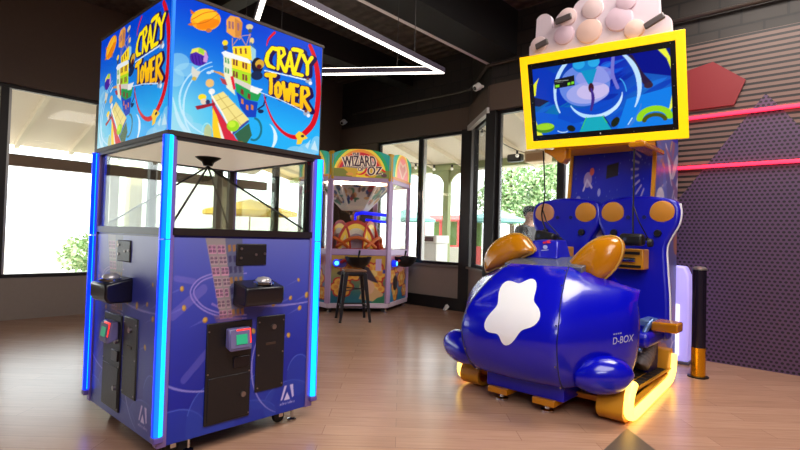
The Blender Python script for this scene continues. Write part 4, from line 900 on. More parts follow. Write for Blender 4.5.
def screen_art():
    # drawn in a 100 x 60 frame
    c = Cv(240, 140, lambda x, y: (x / 100, y / 60))
    c.put(np.ones_like(c.u, bool), lambda u, v: (8 + 14 * u, 40 + 70 * (1 - v) + 20 * np.sin(u * 9), 165 + 50 * u * (1 - v)))
    rnd = random.Random(12)
    for k in range(60):
        x, y = rnd.uniform(-5, 105), rnd.uniform(-5, 65); a = rnd.uniform(.25, .6); L_ = rnd.uniform(10, 30)
        c.stroke([(x, y), (x + L_ * math.cos(a), y + L_ * math.sin(a))], [.6, rnd.uniform(2, 6), .6], rnd.choice([(10, 60, 190), (16, 96, 215), (6, 26, 140), (30, 120, 225), (8, 40, 165)]), .55, sm=4)
    c.poly([(0, 60), (10, 60), (40, 34), (20, 24), (0, 36)], (10, 52, 176)); c.poly([(0, 22), (30, 14), (42, 0), (0, 0)], (14, 84, 200)); c.poly([(70, 60), (100, 60), (100, 38), (80, 44)], (6, 18, 128)); c.poly([(62, 0), (70, 24), (100, 30), (100, 0)], (16, 118, 220)); c.poly([(0, 35), (12, 30), (4, 26), (0, 27)], (26, 26, 60))
    c.ell((40, 40), 19, 18, (96, 128, 215)); c.ell((42, 33), 16, 9, (150, 158, 222)); c.ell((46, 34), 12, 7, (188, 178, 224)); c.ell((48, 46), 14, 8, (148, 150, 220), al=.7)
    c.poly([(20, 24), (40, 20), (60, 26), (58, 12), (30, 8), (18, 14)], (12, 70, 190), .9)
    c.stroke([(62, 60), (61, 46), (64, 34)], 2.4, (110, 110, 200), sm=6); c.stroke([(74, 58), (79, 44), (85, 34)], [3, 4.6, 5], (40, 26, 60), sm=6); c.ell((85, 33), 3, 2.4, (52, 34, 56))
    c.ell((42, 58), 10, 8, (20, 120, 200)); c.ell((37, 58), 4.4, 4, (40, 160, 220)); c.ell((48, 58), 4.4, 4, (40, 160, 220)); c.poly([(38, 52), (50, 52), (46, 40), (43, 40)], (16, 140, 190)); c.ell((45, 37), 2, 4, (60, 22, 40)); c.stroke([(45, 36), (46, 28), (44, 18)], [1.4, 2.4, 1.6], (60, 40, 130), sm=6)
    c.arc((48, 34), 31, 36, 40, 205, [.6, 2.8, 3.2, 1.2], (178, 214, 244)); c.arc((48, 34), 31, 36, 60, -28, [1, 3.4, 3.4, 1.0], (178, 214, 244)); c.arc((47, 32), 20, 20, 205, 345, [.8, 3.6, 3.6, .8], (170, 212, 246)); c.arc((50, 30), 17, 17, 262, 360, [.6, 2.4, .6], (190, 220, 248))
    c.arc((48, 30), 33, 32, 290, 20, 1.6, (60, 140, 220), .0); c.arc((50, 24), 30, 30, 280, 350, [.6, 2.6, 1], (50, 120, 215)); c.arc((64, 28), 6, 14, 10, 70, .8, (60, 160, 230))
    c.poly([(0, 36), (0, 46), (5, 51.5), (3, 46), (2, 40), (1.4, 36)], (222, 228, 40)); c.poly([(92, 60), (97, 60), (100, 52), (100, 43), (97.5, 52)], (222, 228, 60)); c.poly([(0, 0), (5, 0), (2, 6), (0, 14)], (222, 230, 60)); c.poly([(94.5, 3), (100, 14), (100, 24), (98, 14)], (222, 232, 80))
    c.ell((7, 6.5), 8, 4.6, (70, 130, 20)); c.ell((7, 7.6), 7.6, 3, (150, 205, 30)); c.arc((88, 6), 10, 8, 5, 175, 4.6, (140, 205, 30)); c.arc((88, 4), 7, 5, 10, 170, 3.0, (70, 76, 20))
    c.poly([(34, 0), (40, 12), (52, 12), (58, 0)], (22, 160, 180)); c.ell((28, 4), 3.4, 2.6, (26, 30, 20), rot=-.6); c.ell((61, 6), 2.6, 4.4, (26, 34, 24), rot=-.5); c.stroke([(40, 12), (36, 3)], .7, (60, 190, 80)); c.stroke([(52, 12), (55, 6)], .7, (60, 190, 80)); c.stroke([(53, 12), (58, 2)], .6, (10, 20, 80)); c.arc((22, 6), 6, 5, 220, 300, .8, (190, 220, 240)); c.stroke([(70, 3), (73, 8)], .8, (180, 215, 240))
    c.poly([(17, 40), (33, 41), (33, 49.5), (17, 48)], (20, 22, 30)); c.poly([(18, 41), (21, 41.2), (21, 43.4), (18, 43.2)], (120, 210, 40)); c.poly([(27.6, 41.6), (29.6, 41.8), (29.6, 44), (27.6, 43.8)], (120, 210, 40)); c.poly([(30.4, 42), (32.4, 42.2), (32.4, 44.4), (30.4, 44.2)], (120, 210, 40)); c.stroke([(18, 46.6), (28, 46)], .6, (150, 160, 150)); c.stroke([(18, 45.4), (24, 45)], .4, (110, 120, 110))
    return c
u0_, u1_, v0_, v1_ = .052 + .03, .948 - .03, .085 + .06, .915 - .06
def scr_pos(U, V):
    u = u0_ + U * (u1_ - u0_); v = v0_ + V * (v1_ - v0_); return tuple(SO[i] + SU[i] * u + SV[i] * v + SN[i] * .003 for i in range(3))
art('screen_picture', screen_art(), scr_pos, attr_mat('lit screen', emit=1.0, rough=.12), ride)
# topper: a plain cloud-edged board of pale lobes
bm = BM(); pk = mat('pale pink board', (206, 182, 190), .5, emit=.0); lobes = [(.10, .06, .075), (.17, .17, .085), (.15, .30, .07), (.26, .10, .10), (.30, .26, .10), (.40, .14, .12), (.42, .33, .10), (.52, .10, .12), (.55, .27, .12), (.64, .16, .11), (.66, .33, .10), (.74, .12, .09), (.78, .24, .10), (.80, .36, .07), (.87, .10, .065), (.05, .04, .045)]
us = np.linspace(.055, .925, 150); hs_ = []
for u in us:
    hs_.append(max([.02] + [h_ * 1.12 + math.sqrt(max(0, (r * 1.08) ** 2 - ((u - uc) * 1.4) ** 2)) for uc, h_, r in lobes if abs(u - uc) * 1.4 < r * 1.08]))
pol = [sp_(.055, .985) + Vector((0, .03, -.03))] + [sp_(u, .985) + Vector((0, .03, h_)) for u, h_ in zip(us, hs_)] + [sp_(.925, .985) + Vector((0, .03, -.03))]
tb = obj('topper_board', prism(BM(), pol, Vector((0, .05, 0))), mat('pale lilac board', (216, 198, 208), .45), ride, label='pale pink cloud-edged board above the screen')
bm.free()
for k, (uc, h_, r) in enumerate(((.12, .12, .085), (.29, .17, .10), (.45, .16, .12), (.47, .36, .10), (.63, .22, .12), (.72, .10, .09), (.31, .33, .09), (.67, .36, .09))):
    p = sp_(uc, .985) + Vector((0, .03, h_)); T = Matrix.Translation(p) @ Matrix.Rotation(math.radians(90), 4, 'X') @ Matrix.Rotation(math.radians(9), 4, 'Y')
    obj('cloud_relief', lathe(BM(), [(.001, .022 + .002 * k), (r * .6, .019 + .002 * k), (r * .9, .010 + .002 * k), (r, -.01), (.001, -.01)], 28, T), mat('peach relief', ((222, 196, 196), (214, 186, 200), (226, 190, 178))[k % 3], .5, emit=0), tb, smooth=True)
gz = mat('grey visor shape', (92, 82, 82), .5)
for u, h_, w, t_ in ((.16, .10, .13, .25), (.30, .30, .16, .12), (.84, .12, .17, .4)):
    p = sp_(u, .985, .0) + Vector((0, -.02, h_)); M_ = Matrix.Translation(p) @ Matrix.Rotation(-t_, 4, 'Y')
    obj('visor_shape', bx((-w / 2, -.02, -.03), (w / 2, .01, .03), M_), gz, tb, bevel=.012)
# head-mounted displays on their cords
def headset(p, top, label, tilt=0.0):
    t = thing('vr_headset', label, 'headset', p, 0, 'headsets hanging over the ride'); M_ = Matrix.Translation(p) @ Matrix.Rotation(tilt, 4, 'Y')
    obj('visor', bx((-.10, -.07, -.05), (.10, .03, .055), M_), black, t, bevel=.03, seg=4)
    obj('face_gasket', bx((-.085, .03, -.045), (.085, .055, .045), M_), mat('foam', (28, 26, 26), .9), t, bevel=.015)
    bm = tube(BM(), [M_ @ Vector((.10 * math.cos(q), .05 + .13 * math.sin(q), .01)) for q in np.linspace(0, math.pi, 14)], .014, 8); obj('head_strap', bm, black, t, smooth='all')
    for s in (-1, 1): obj('earphone', cyl(BM(), M_ @ Vector((s * .10, .08, -.02)), M_ @ Vector((s * .135, .08, -.02)), .04, .034, 16), black, t, smooth=True)
    obj('visor_mark', cyl(BM(), M_ @ Vector((-.045, -.072, .005)), M_ @ Vector((-.045, -.075, .005)), .016, n=16), mat('grey lens', (60, 66, 90), .2), t)
    q = Vector(p); tp = Vector(top)
    P = [tp, tp.lerp(q, .5) + Vector((0, .0, 0)), Vector((tp.x, tp.y, q.z + .22)), q + Vector((0, 0, .05))]
    obj('cord', tube(BM(), [tuple(a) for a in spline(np.array([tuple(a) for a in P]), 8)], .0075, 8), black, t, smooth='all')
    obj('cord', tube(BM(), [(tp.x, tp.y, q.z + .30), (tp.x + .05, tp.y, q.z + .16), (q.x + .11, q.y + .03, q.z + .02)], .006, 8), black, t, smooth='all')
    return t
rt = onY(634, 157, 4.60)
headset(tuple(onY(633, 240, 4.60)), (rt.x, 4.60, 2.07), 'black headset hanging on a cord in front of the right-hand blue seat')
lt = onY(546, 152, 4.75)
headset(tuple(onY(546.5, 237.5, 4.46)), (lt.x, 4.69, lt.z), 'black headset hanging behind the small blue dash box, left-hand seat', .2)

# lit side panel of another game and the dark barrier post at the right
kp = onZ(681, 358); k_ = thing('light_column', 'pale violet glowing column standing behind the ride at the right', 'light column', (kp.x, 6.02, 0))
prof = [(-.13, .0), (.13, .0), (.14, .5), (.13, .93), (.09, 1.02), (-.09, 1.03), (-.13, .95)]
obj('column_body', pz([(kp.x + x, 5.98, z) for x, z in prof], (0, .16, 0)), mat('violet diffuser', (200, 190, 255), .35, emit=.55, ecol=(176, 160, 255)), k_, bevel=.02, seg=3)
obj('column_core', bx((kp.x - .04, 5.965, .08), (kp.x + .05, 5.982, .62)), mat('white lens', (250, 248, 255), .3, emit=.9), k_, bevel=.008)
obj('column_base', bx((kp.x - .15, 5.95, 0), (kp.x + .15, 6.16, .03)), mat('grey base', (90, 86, 110), .5), k_, bevel=.006)
pp = onZ(698, 377); po = thing('barrier_post', 'dark round barrier post with yellow reflection painted low down at the right edge', 'post', (pp.x, pp.y, 0))
obj('post_tube', cy((pp.x, pp.y, .28), (pp.x, pp.y, 1.02), .06, n=24), mat('dark post', (36, 32, 52), .25, .5), po, smooth=True)
obj('post_reflection', cy((pp.x, pp.y, .01), (pp.x, pp.y, .28), .062, n=24), mat('yellow reflection', (226, 160, 30), .25, .8), po, smooth=True)  # yellow reflection on the lower post, put in as colour
obj('post_cap', lathe(BM(), [(.001, 1.05), (.04, 1.045), (.064, 1.03), (.064, 1.015), (.001, 1.015)], 24, Matrix.Translation((pp.x, pp.y, 0))), alum, po, smooth=True)
obj('post_base', cy((pp.x, pp.y, 0), (pp.x, pp.y, .012), .09, n=28), black, po)

# ------------------------------------------------------------------ six-sided coin pusher with rainbow header
HR, HC, HA = 1.0, Vector((-6.686, 6.169, 0)), math.radians(-37)
hexg = thing('arcade_game', 'six-sided lilac coin pusher with rainbow header boards, by the shopfront window', 'arcade machine', HC, HA)
AP = HR * math.cos(math.radians(30))
lil = mat('lilac paint', (188, 156, 198), .4); lil2 = mat('pale lilac rail', (214, 196, 214), .4); gold = mat('gold finial', (226, 168, 30), .4, noise=.15, nscale=40)
def corner(k, r=HR): a = math.radians(30 + 60 * k); return Vector((r * math.cos(a), r * math.sin(a), 0))
def side(k, s, z, out=0.0):   # point on side k: s along (-.5..5), z up
    a = math.radians(60 * k); n = Vector((math.cos(a), math.sin(a), 0)); t = Vector((-n.y, n.x, 0)); return n * (AP + out) + t * (s * HR) + Vector((0, 0, z))
H = lambda name, bm, m, parent=hexg, **kw: obj(name, bm, m, parent, local=True, **kw)
def hexring(r0, r1, z0, z1):
    bm = BM(); vs = [[bm.verts.new(corner(k, r) + Vector((0, 0, z))) for r in (r0, r1) for z in (z0, z1)] for k in range(6)]
    for k in range(6):
        a, b = vs[k], vs[(k + 1) % 6]
        for i, j in ((0, 1), (1, 3), (3, 2), (2, 0)): bm.faces.new((a[i], a[j], b[j], b[i]))
    return bm
def hexslab(r, z0, z1): return pz([corner(k, r) + Vector((0, 0, z0)) for k in range(6)], (0, 0, z1 - z0))
H('lower_body', hexslab(HR - .035, .09, .93), mat('dark plum', (60, 44, 70), .5))
H('base_rail', hexring(HR - .07, HR - .005, .075, .155), lil2, bevel=.008)
H('deck_rail', hexring(HR - .07, HR, .925, 1.025), lil, bevel=.01)
H('top_rail', hexring(HR - .08, HR, 2.12, 2.21), lil, bevel=.01)
H('playfield', hexslab(HR - .06, .90, .975), mat('worn playfield', (150, 108, 96), .5, noise=.2, nscale=14))
H('canopy_roof', hexslab(HR - .03, 2.18, 2.22), mat('cream roof', (236, 222, 206), .5))
H('canopy_light', pz([corner(k, .55) + Vector((0, 0, 2.165)) for k in range(6)], (0, 0, .012)), mat('warm lamp', (255, 240, 220), .4, emit=13.0))
def low_art(kind):
    c = Cv(90, 90); rnd = random.Random(11 + kind)
    base = [((206, 160, 60), (30, 110, 130)), ((196, 130, 140), (40, 130, 170))][kind]
    c.put(np.ones_like(c.u, bool), lambda u, v: tuple(base[1][i] + (base[0][i] - base[1][i]) * np.clip(v * 1.5 - .2, 0, 1) for i in range(3)))
    fl = [(.22, .34, .2), (.76, .62, .24), (.8, .3, .18), (.4, .66, .2), (.2, .8, .1)] if kind == 0 else [(.3, .2, .2), (.7, .5, .22), (.45, .8, .2), (.85, .2, .14), (.2, .55, .16)]
    for x, y, r in fl:
        for k in range(6): c.ell((x + r * .62 * math.cos(k * 1.047), y + r * .62 * math.sin(k * 1.047)), r * .46, r * .46, (190, 36, 40))
        for k in range(6): c.ell((x + r * .58 * math.cos(k * 1.047), y + r * .58 * math.sin(k * 1.047)), r * .36, r * .36, (236, 178, 70))
        for k in range(6): c.ell((x + r * .5 * math.cos(k * 1.047), y + r * .5 * math.sin(k * 1.047)), r * .2, r * .2, (224, 140, 60))
        c.ell((x, y), r * .3, r * .3, (236, 200, 120))
    c.ell((.2, .82), .09, .09, (80, 70, 150)); c.arc((.4, .72), .3, .16, 20, 170, .04, (196, 40, 50))
    if kind == 0:
        c.poly([(.52, .1), (.9, .02), (.95, .2), (.76, .36), (.6, .34)], (214, 170, 120)); c.ell((.66, .34), .13, .16, (226, 178, 146)); c.poly([(.58, .80), (.9, .34), (.78, .5), (.5, .56)], (50, 36, 56)); c.poly([(.5, .5), (.6, .78), (.68, .74), (.86, .42), (.74, .46), (.62, .52)], (54, 38, 60))
        c.ell((.25, .62), .12, .05, (30, 30, 40)); c.poly([(.72, .0), (1, .0), (1, .18), (.84, .12)], (30, 120, 90))
        c.poly([(.80, .68), (.9, .68), (.9, .92), (.80, .92)], (200, 170, 210)); c.poly([(.93, .62), (.98, .62), (.98, .7), (.93, .7)], (60, 70, 170))
    else:
        c.ell((.35, .4), .12, .16, (40, 30, 34)); c.poly([(.0, .0), (.3, .0), (.1, .4), (0, .5)], (40, 140, 190)); c.ell((.6, .72), .2, .1, (230, 150, 150))
    return c
arts = [low_art(0), low_art(1)]; lowm = attr_mat('pusher print', rough=.35)
def head_art():
    c = Cv(150, 60)
    c.put(np.ones_like(c.u, bool), lambda u, v: (30 + 0 * u, 128 + 30 * v, 150 - 10 * u))
    for rx, ry, col in ((.50, 1.06, (40, 160, 90)), (.44, .92, (250, 214, 60)), (.40, .82, (240, 140, 40)), (.365, .72, (205, 20, 40)), (.32, .60, (120, 60, 120)), (.29, .52, (140, 118, 110))): c.ell((.47, .16), rx, ry, col)
    c.poly([(0, 0), (1, 0), (1, .26), (.75, .36), (.5, .30), (.2, .36), (0, .3)], (206, 160, 40)); c.poly([(.0, .0), (.35, .0), (.2, .3), (0, .36)], (120, 120, 40)); c.poly([(.72, .02), (1, 0), (1, .36), (.86, .3)], (120, 130, 60)); c.poly([(.4, 0), (.62, 0), (.55, .3), (.46, .3)], (250, 206, 50))
    c.arc((.7, .2), .2, .2, 20, 90, .05, (220, 40, 30)); c.ell((.3, .1), .06, .06, (220, 150, 60)); c.ell((.6, .1), .05, .05, (190, 60, 40)); c.ell((.88, .12), .05, .08, (90, 60, 60))
    for t, q, g in (('THE', [(.34, .74), (.45, .74), (.45, .86), (.34, .86)], .008), ('WIZARD', [(.19, .38), (.74, .40), (.72, .78), (.17, .74)], .012), ('OF', [(.44, .22), (.53, .22), (.53, .36), (.44, .36)], .008), ('OZ', [(.60, .08), (.84, .16), (.84, .44), (.60, .40)], .012)):
        c.text(t, q, (250, 226, 196), grow=g * 1.7); c.text(t, q, (60, 22, 40), grow=g * .45)
    c.stroke([(.42, .12), (.5, .12), (.56, .22), (.58, .34)], [.03, .05, .04, .02], (205, 20, 40), sm=5)
    return c
ha = head_art()
def heart_art():
    c = Cv(150, 60)
    c.put(np.ones_like(c.u, bool), lambda u, v: (40 + 0 * u, 150 + 20 * v, 160 - 10 * u))
    for rx, ry, col in ((.44, .9, (60, 170, 110)), (.38, .8, (245, 214, 90)), (.33, .7, (236, 150, 70)), (.28, .6, (226, 120, 120))): c.ell((.5, .28), rx, ry, col)
    c.poly([(.5, .05), (.26, .5), (.34, .78), (.5, .62), (.66, .78), (.74, .5)], (214, 170, 150)); c.poly([(.5, .16), (.34, .5), (.38, .66), (.5, .54), (.62, .66), (.66, .5)], (200, 120, 110))
    c.poly([(0, 0), (1, 0), (1, .1), (0, .12)], (200, 120, 60)); return c
hb = heart_art()
hm = attr_mat('backlit header print', emit=.35, rough=.3)
gl = glass_mat('pusher glass', (.95, .96, .95), .05)
for k in range(6):
    c0 = corner(k); a = math.radians(30 + 60 * k); Tm = Matrix.Translation(c0 * .965) @ Matrix.Rotation(a, 4, 'Z')
    H('corner_post', bx((-.03, -.045, .15), (.03, .045, 2.13), Tm), lil, bevel=.008)
    fi = H('finial', bx((-.035, -.05, 2.14), (.03, .05, 2.60), Tm), gold, bevel=.02, seg=3)
    H('caster', cyl(BM(), c0 * .86 + Vector((-.012, 0, .036)), c0 * .86 + Vector((.012, 0, .036)), .036, n=18), mat('rubber wheel', (30, 28, 30), .5))
    H('leveling_foot', lathe(BM(), [(.001, 0), (.028, 0), (.028, .01), (.009, .018), (.009, .08), (.001, .08)], 14, Matrix.Translation(c0 * .93)), chrome, smooth=True)
    H('glass_pane', prism(BM(), [side(k, -.46, 1.025, -.03), side(k, .46, 1.025, -.03), side(k, .46, 2.13, -.03), side(k, -.46, 2.13, -.03)], (side(k, 0, 0, .006) - side(k, 0, 0, 0))), gl)
    P = lambda f: (lambda U, V: tuple(np.stack([np.vectorize(lambda u, v: f(u, v)[i])(U, V) for i in range(3)])))
    def lp(U, V, k=k):
        p0 = side(k, 0, 0, -.018); t = side(k, 1, 0) - side(k, 0, 0); s = (U - .5) * .92; return (p0.x + t.x * s, p0.y + t.y * s, .15 + V * .78 + 0 * U)
    art('lower_panel', arts[1 if k in (1, 5, 3) else 0], lp, lowm, hexg, local=True)
    def hp(U, V, k=k):
        p0 = side(k, 0, 0, .012); t = side(k, 1, 0) - side(k, 0, 0); s = (U - .5) * .96; top = .30 + .155 * np.sqrt(np.clip(1 - ((U - .5) * 1.9) ** 2, 0, 1)); return (p0.x + t.x * s, p0.y + t.y * s, 2.19 + V * top)
    n = (side(k, 0, 0, -.03) - side(k, 0, 0, 0))
    art('header_board', hb if k in (1, 5, 3) else ha, hp, hm, hexg, local=True, back=n)
    # player station: bowl, coin arm, lit token button
    bn = side(k, -.02, .91, .10)
    bw = H('coin_bowl', lathe(BM(), [(.001, -.18), (.09, -.17), (.17, -.11), (.21, -.02), (.215, .0), (.20, .0), (.19, -.02), (.15, -.09), (.08, -.13), (.001, -.135)], 28, Matrix.Translation(bn)), mat('black bowl', (22, 18, 20), .35), smooth=True)
    H('bowl_tray', lathe(BM(), [(.001, -.03), (.18, -.03), (.18, -.022), (.001, -.022)], 28, Matrix.Translation(bn)), mat('teal tray', (60, 96, 104), .5), bw)
    H('coin_lever', cyl(BM(), bn + Vector((0, 0, -.02)), bn + Vector((0, .02, .10)), .012, .018, 12), black, bw, smooth=True)
    tb_ = side(k, -.36, .80, .03); ta = (side(k, 0, 0, 1) - side(k, 0, 0, 0))
    rb = H('token_reader', cyl(BM(), tb_ - ta * .02, tb_ + ta * .05, .06, .05, 18), mat('blue reader', (20, 40, 200), .3, emit=1.2), smooth=True)
    H('reader_light', cyl(BM(), tb_ + ta * .05, tb_ + ta * .054, .036, n=16), mat('cyan reader light', (90, 220, 240), .3, emit=1.6), rb)
    H('red_hose', tube(BM(), [side(k, -.33, .80, .06), side(k, -.25, .85, .08), side(k, -.18, .84, .07)], .016, 8), mat('red tube', (196, 30, 40), .4), rb, smooth='all')
# inside: central column, arches, hanging picture cone, blue tubes
H('central_column', lathe(BM(), [(.001, .97), (.10, .97), (.10, 1.10), (.05, 1.16), (.05, 1.50), (.08, 1.54), (.08, 1.60), (.04, 1.64), (.04, 1.70), (.001, 1.70)], 20), mat('orange column', (220, 150, 90), .4), smooth=True)
blu = mat('blue tube light', (10, 20, 240), .3, emit=1.1); pic = mat('arch yellow', (240, 200, 70), .4); 
H('neon_tube', cyl(BM(), (.08, 0, .98), (.08, 0, 1.62), .02, n=12), blu); H('neon_tube', tube(BM(), [(.08, 0, 1.62), (.12, .12, 1.65), (.1, .55, 1.62)], .03, 10), blu, smooth='all'); H('neon_tube', tube(BM(), [(.1, .18, 1.53), (.1, .6, 1.49)], .022, 10), blu, smooth='all'); H('neon_tube', cyl(BM(), (-.1, -.62, 1.0), (-.1, -.62, 1.9), .018, n=12), blu)
for k in range(6):
    a = math.radians(60 * k); Rm = Matrix.Rotation(a, 4, 'Z')
    for r0, m_, d in ((.34, mat('arch red', (214, 60, 50), .4), .0), (.30, mat('arch yellow', (246, 206, 80), .4, emit=.15), .01), (.25, mat('arch white', (236, 226, 206), .4), .018), (.19, mat('arch lilac', (170, 150, 160), .4), .026)):
        bm = BM(); pts = [(.30 + d, r0 * math.cos(t), .985 + r0 * 1.55 * math.sin(t)) for t in np.linspace(0, math.pi, 22)]
        H('arch', prism(bm, [Rm @ Vector(p) for p in pts], Rm @ Vector((.012, 0, 0)) - Rm @ Vector((0, 0, 0))), m_)
    H('swag', tube(BM(), [Rm @ Vector((.36 + .12 * math.sin(t), -.34 + .68 * t / math.pi, 1.04 + .17 * math.sin(t))) for t in np.linspace(0, math.pi, 14)], .03, 8), mat('red orange swag', (230, 110, 40), .4), smooth='all')
    H('prize_board', bx((.56, -.26, .975), (.60, .26, 1.03), Rm), mat('red prize board', (190, 40, 60), .4))
    t_ = [(.55, -.30, 2.10), (.55, .30, 2.10), (.22, .13, 1.70), (.22, -.13, 1.70)]
    q = [Rm @ Vector(p) for p in t_]
    def cone_pos(U, V, q=q):
        lo = [q[3][i] + (q[2][i] - q[3][i]) * U for i in range(3)]; hi_ = [q[0][i] + (q[1][i] - q[0][i]) * U for i in range(3)]; return tuple(lo[i] + (hi_[i] - lo[i]) * V for i in range(3))
    c = Cv(36, 36); rnd = random.Random(20 + k); c.put(np.ones_like(c.u, bool), (226, 214, 200))
    for _ in range(26): c.ell((rnd.uniform(.06, .94), rnd.uniform(.3, .95)), rnd.uniform(.04, .14), rnd.uniform(.04, .14), rnd.choice([(120, 80, 60), (60, 120, 90), (40, 60, 120), (210, 150, 90), (190, 60, 60), (90, 90, 100), (230, 200, 170)]), al=.9)
    c.poly([(0, 0), (.06, 0), (.06, 1), (0, 1)], (240, 236, 230)); c.poly([(.94, 0), (1, 0), (1, 1), (.94, 1)], (240, 236, 230)); c.poly([(0, 0), (1, 0), (1, .16), (0, .16)], (240, 226, 206))
    nn = Rm @ Vector((-.02, 0, -.01)) - Rm @ Vector((0, 0, 0))
    art('picture_panel', c, cone_pos, lowm, hexg, local=True, back=nn)
H('cone_base', hexslab(.24, 1.685, 1.70), mat('cream', (240, 222, 196), .4))

# ------------------------------------------------------------------ metal bar stool in front of it
st = thing('bar_stool', 'dark metal bar stool with brown seat in front of the six-sided pusher', 'stool', (-5.53, 5.12, 0), math.radians(-33))
gun = mat('gunmetal', (44, 40, 46), .35, .6); S = lambda name, bm, m, parent=st, **kw: obj(name, bm, m, parent, local=True, **kw)
se = S('seat', bx((-.165, -.165, .715), (.165, .165, .745)), mat('brown wood seat', (136, 96, 66), .4, noise=.15, nscale=12), bevel=.02, seg=3)
S('seat_skirt', bx((-.155, -.155, .66), (.155, .155, .715)), gun, bevel=.015)
for sx in (-1, 1):
    for sy in (-1, 1):
        a, b = Vector((sx * .135, sy * .135, .70)), Vector((sx * .215, sy * .215, 0.0)); pts = []
        bm = BM(); w0, w1 = .030, .018
        lo = [bm.verts.new(b + Vector(d) + Vector((0, 0, .012))) for d in ((-w1, -w1, 0), (w1, -w1, 0), (w1, w1, 0), (-w1, w1, 0))]; hi = [bm.verts.new(a + Vector(d)) for d in ((-w0, -w0, 0), (w0, -w0, 0), (w0, w0, 0), (-w0, w0, 0))]
        bm.faces.new(lo[::-1]); bm.faces.new(hi)
        for i in range(4): bm.faces.new((lo[i], lo[(i + 1) % 4], hi[(i + 1) % 4], hi[i]))
        lg = S('leg', bm, gun, bevel=.006); S('rubber_foot', cyl(BM(), b, b + Vector((0, 0, .02)), .022, n=12), black, lg)
for i, (p, q) in enumerate((((1, 1), (1, -1)), ((1, -1), (-1, -1)), ((-1, -1), (-1, 1)), ((-1, 1), (1, 1)))):
    z = .22; f = .135 + .08 * (1 - z / .7); S('foot_rail', cyl(BM(), (p[0] * f, p[1] * f, z), (q[0] * f, q[1] * f, z), .011, n=10), gun)
for p in (((1, 1), (-1, -1)), ((1, -1), (-1, 1))):
    z = .45 + (.02 if p[0][1] > 0 else 0); f = .135 + .08 * (1 - z / .7); S('cross_brace', cyl(BM(), (p[0][0] * f, p[0][1] * f, z), (p[1][0] * f, p[1][1] * f, z), .008, n=8), gun)

# ------------------------------------------------------------------ outside the shopfront: veranda, trees, street furniture, a passer-by
g_ = struct('ground', bx((-60, -20, -.16), (20, 60, -.13)), mat('pale paving', (206, 198, 186), .8, noise=.08, nscale=2))
green = mat('sage green timber', (150, 160, 112), .6); roofw = mat('pale veranda boards', (236, 224, 206), .6)
def veranda(name, label, o, ang, L, depth, z0, z1, bz, posts, beam_m, post_m, brackets=True):
    """local x along the wall, y outwards"""
    t = thing(name, label, 'veranda', o, ang); V = lambda n, bm, m, parent=t, **k: obj(n, bm, m, parent, local=True, **k)
    V('roof_boards', pz([(0, 0, z0 + .10), (0, depth + .5, z1 + .10 - .5 * (z0 - z1) / depth), (0, depth + .5, z1 + .16 - .5 * (z0 - z1) / depth), (0, 0, z0 + .16)], (L, 0, 0)), roofw)
    n = int(L / .85)
    for i in range(n + 1):
        x = .1 + i * .85
        V('rafter', pz([(x, 0, z0), (x, depth + .4, z1 - .4 * (z0 - z1) / depth), (x, depth + .4, z1 + .10 - .4 * (z0 - z1) / depth), (x, 0, z0 + .10)], (.07, 0, 0)), cream)
    V('header_beam', bx((0, depth - .08, bz), (L, depth + .08, bz + .20)), beam_m)
    for x in posts:
        V('post', bx((x - .08, depth - .07, -.13), (x + .08, depth + .07, bz)), post_m, bevel=.01)
        if brackets:
            for s in (-1, 1):
                pts = [(x + s * .08, depth - .03, bz), (x + s * .46, depth - .03, bz), (x + s * .46, depth - .03, bz - .07)] + [(x + s * (.08 + .36 * (1 - math.sin(q))), depth - .03, bz - .07 - .36 * (1 - math.cos(q))) for q in np.linspace(.1, math.pi / 2, 10)]
                V('bracket', pz(pts, (0, .06, 0)), post_m)
    return t
P0 = onY(447, 200, 10.0)
veranda('veranda', 'white-boarded veranda on sage green posts outside the far windows', (-14, WY + .16, 0), 0, 12.5, 10.0 - WY - .16, 3.55, 2.95, 2.90, [14 + P0.x - 4.2, 14 + P0.x, 14 + P0.x + 4.4], green, green)
brn = mat('brown timber', (112, 88, 74), .6)
veranda('veranda', 'veranda with brown beam seen through the glass of the tall tower game', (LX - .16, -4.0, 0), math.pi / 2, 11.0, 2.4, 3.45, 2.75, 2.28, [5.2, 7.58, 9.9], brn, mat('cream post', (214, 206, 190), .6), False)
for i, (yy, w_) in enumerate(((4.29, .26), (3.85, .2))):
    tag(obj('veranda_column', box(bx((-11.9, yy - w_ / 2, -.13), (-11.62, yy + w_ / 2, 2.6)), (-11.95, yy - w_ / 2 - .05, -.13), (-11.57, yy + w_ / 2 + .05, .1)), mat('straw painted column', (226, 214, 150), .6), bevel=.01), ('straw coloured column outside, behind the glass of the tower game', 'slim straw coloured column outside, left of the tower game')[i], 'column')
bulbm = mat('lamp bulb', (240, 236, 224), .3, emit=.4)
def string_light(label, a, b, n):
    t = thing('string_light', label, 'string lights', tuple((Vector(a) + Vector(b)) / 2)); a, b = Vector(a), Vector(b)
    pts = [a.lerp(b, i / 12) - Vector((0, 0, .22 * math.sin(math.pi * i / 12))) for i in range(13)]; obj('wire', tube(BM(), pts, .007, 6), black, t)
    for i in range(n):
        f = (i + .5) / n; p = a.lerp(b, f) - Vector((0, 0, .22 * math.sin(math.pi * f))); s_ = obj('socket', cy(p, p - Vector((0, 0, .07)), .022, n=10), black, t); obj('bulb', ball(BM(), p - Vector((0, 0, .10)), .036, n=10), bulbm, s_, smooth='all')
string_light('string of bulbs under the veranda boards, left of the corner column', (-8.4, 7.5, 3.36), (-7.0, 9.8, 3.0), 6)
string_light('string of bulbs under the veranda boards, in the window beside the screen', (-5.2, 7.6, 3.36), (-4.6, 9.8, 3.02), 5)
fl = onY(515, 158, 9.3); t = thing('flood_light', 'black flood light fixed to the green veranda beam', 'lamp', fl)
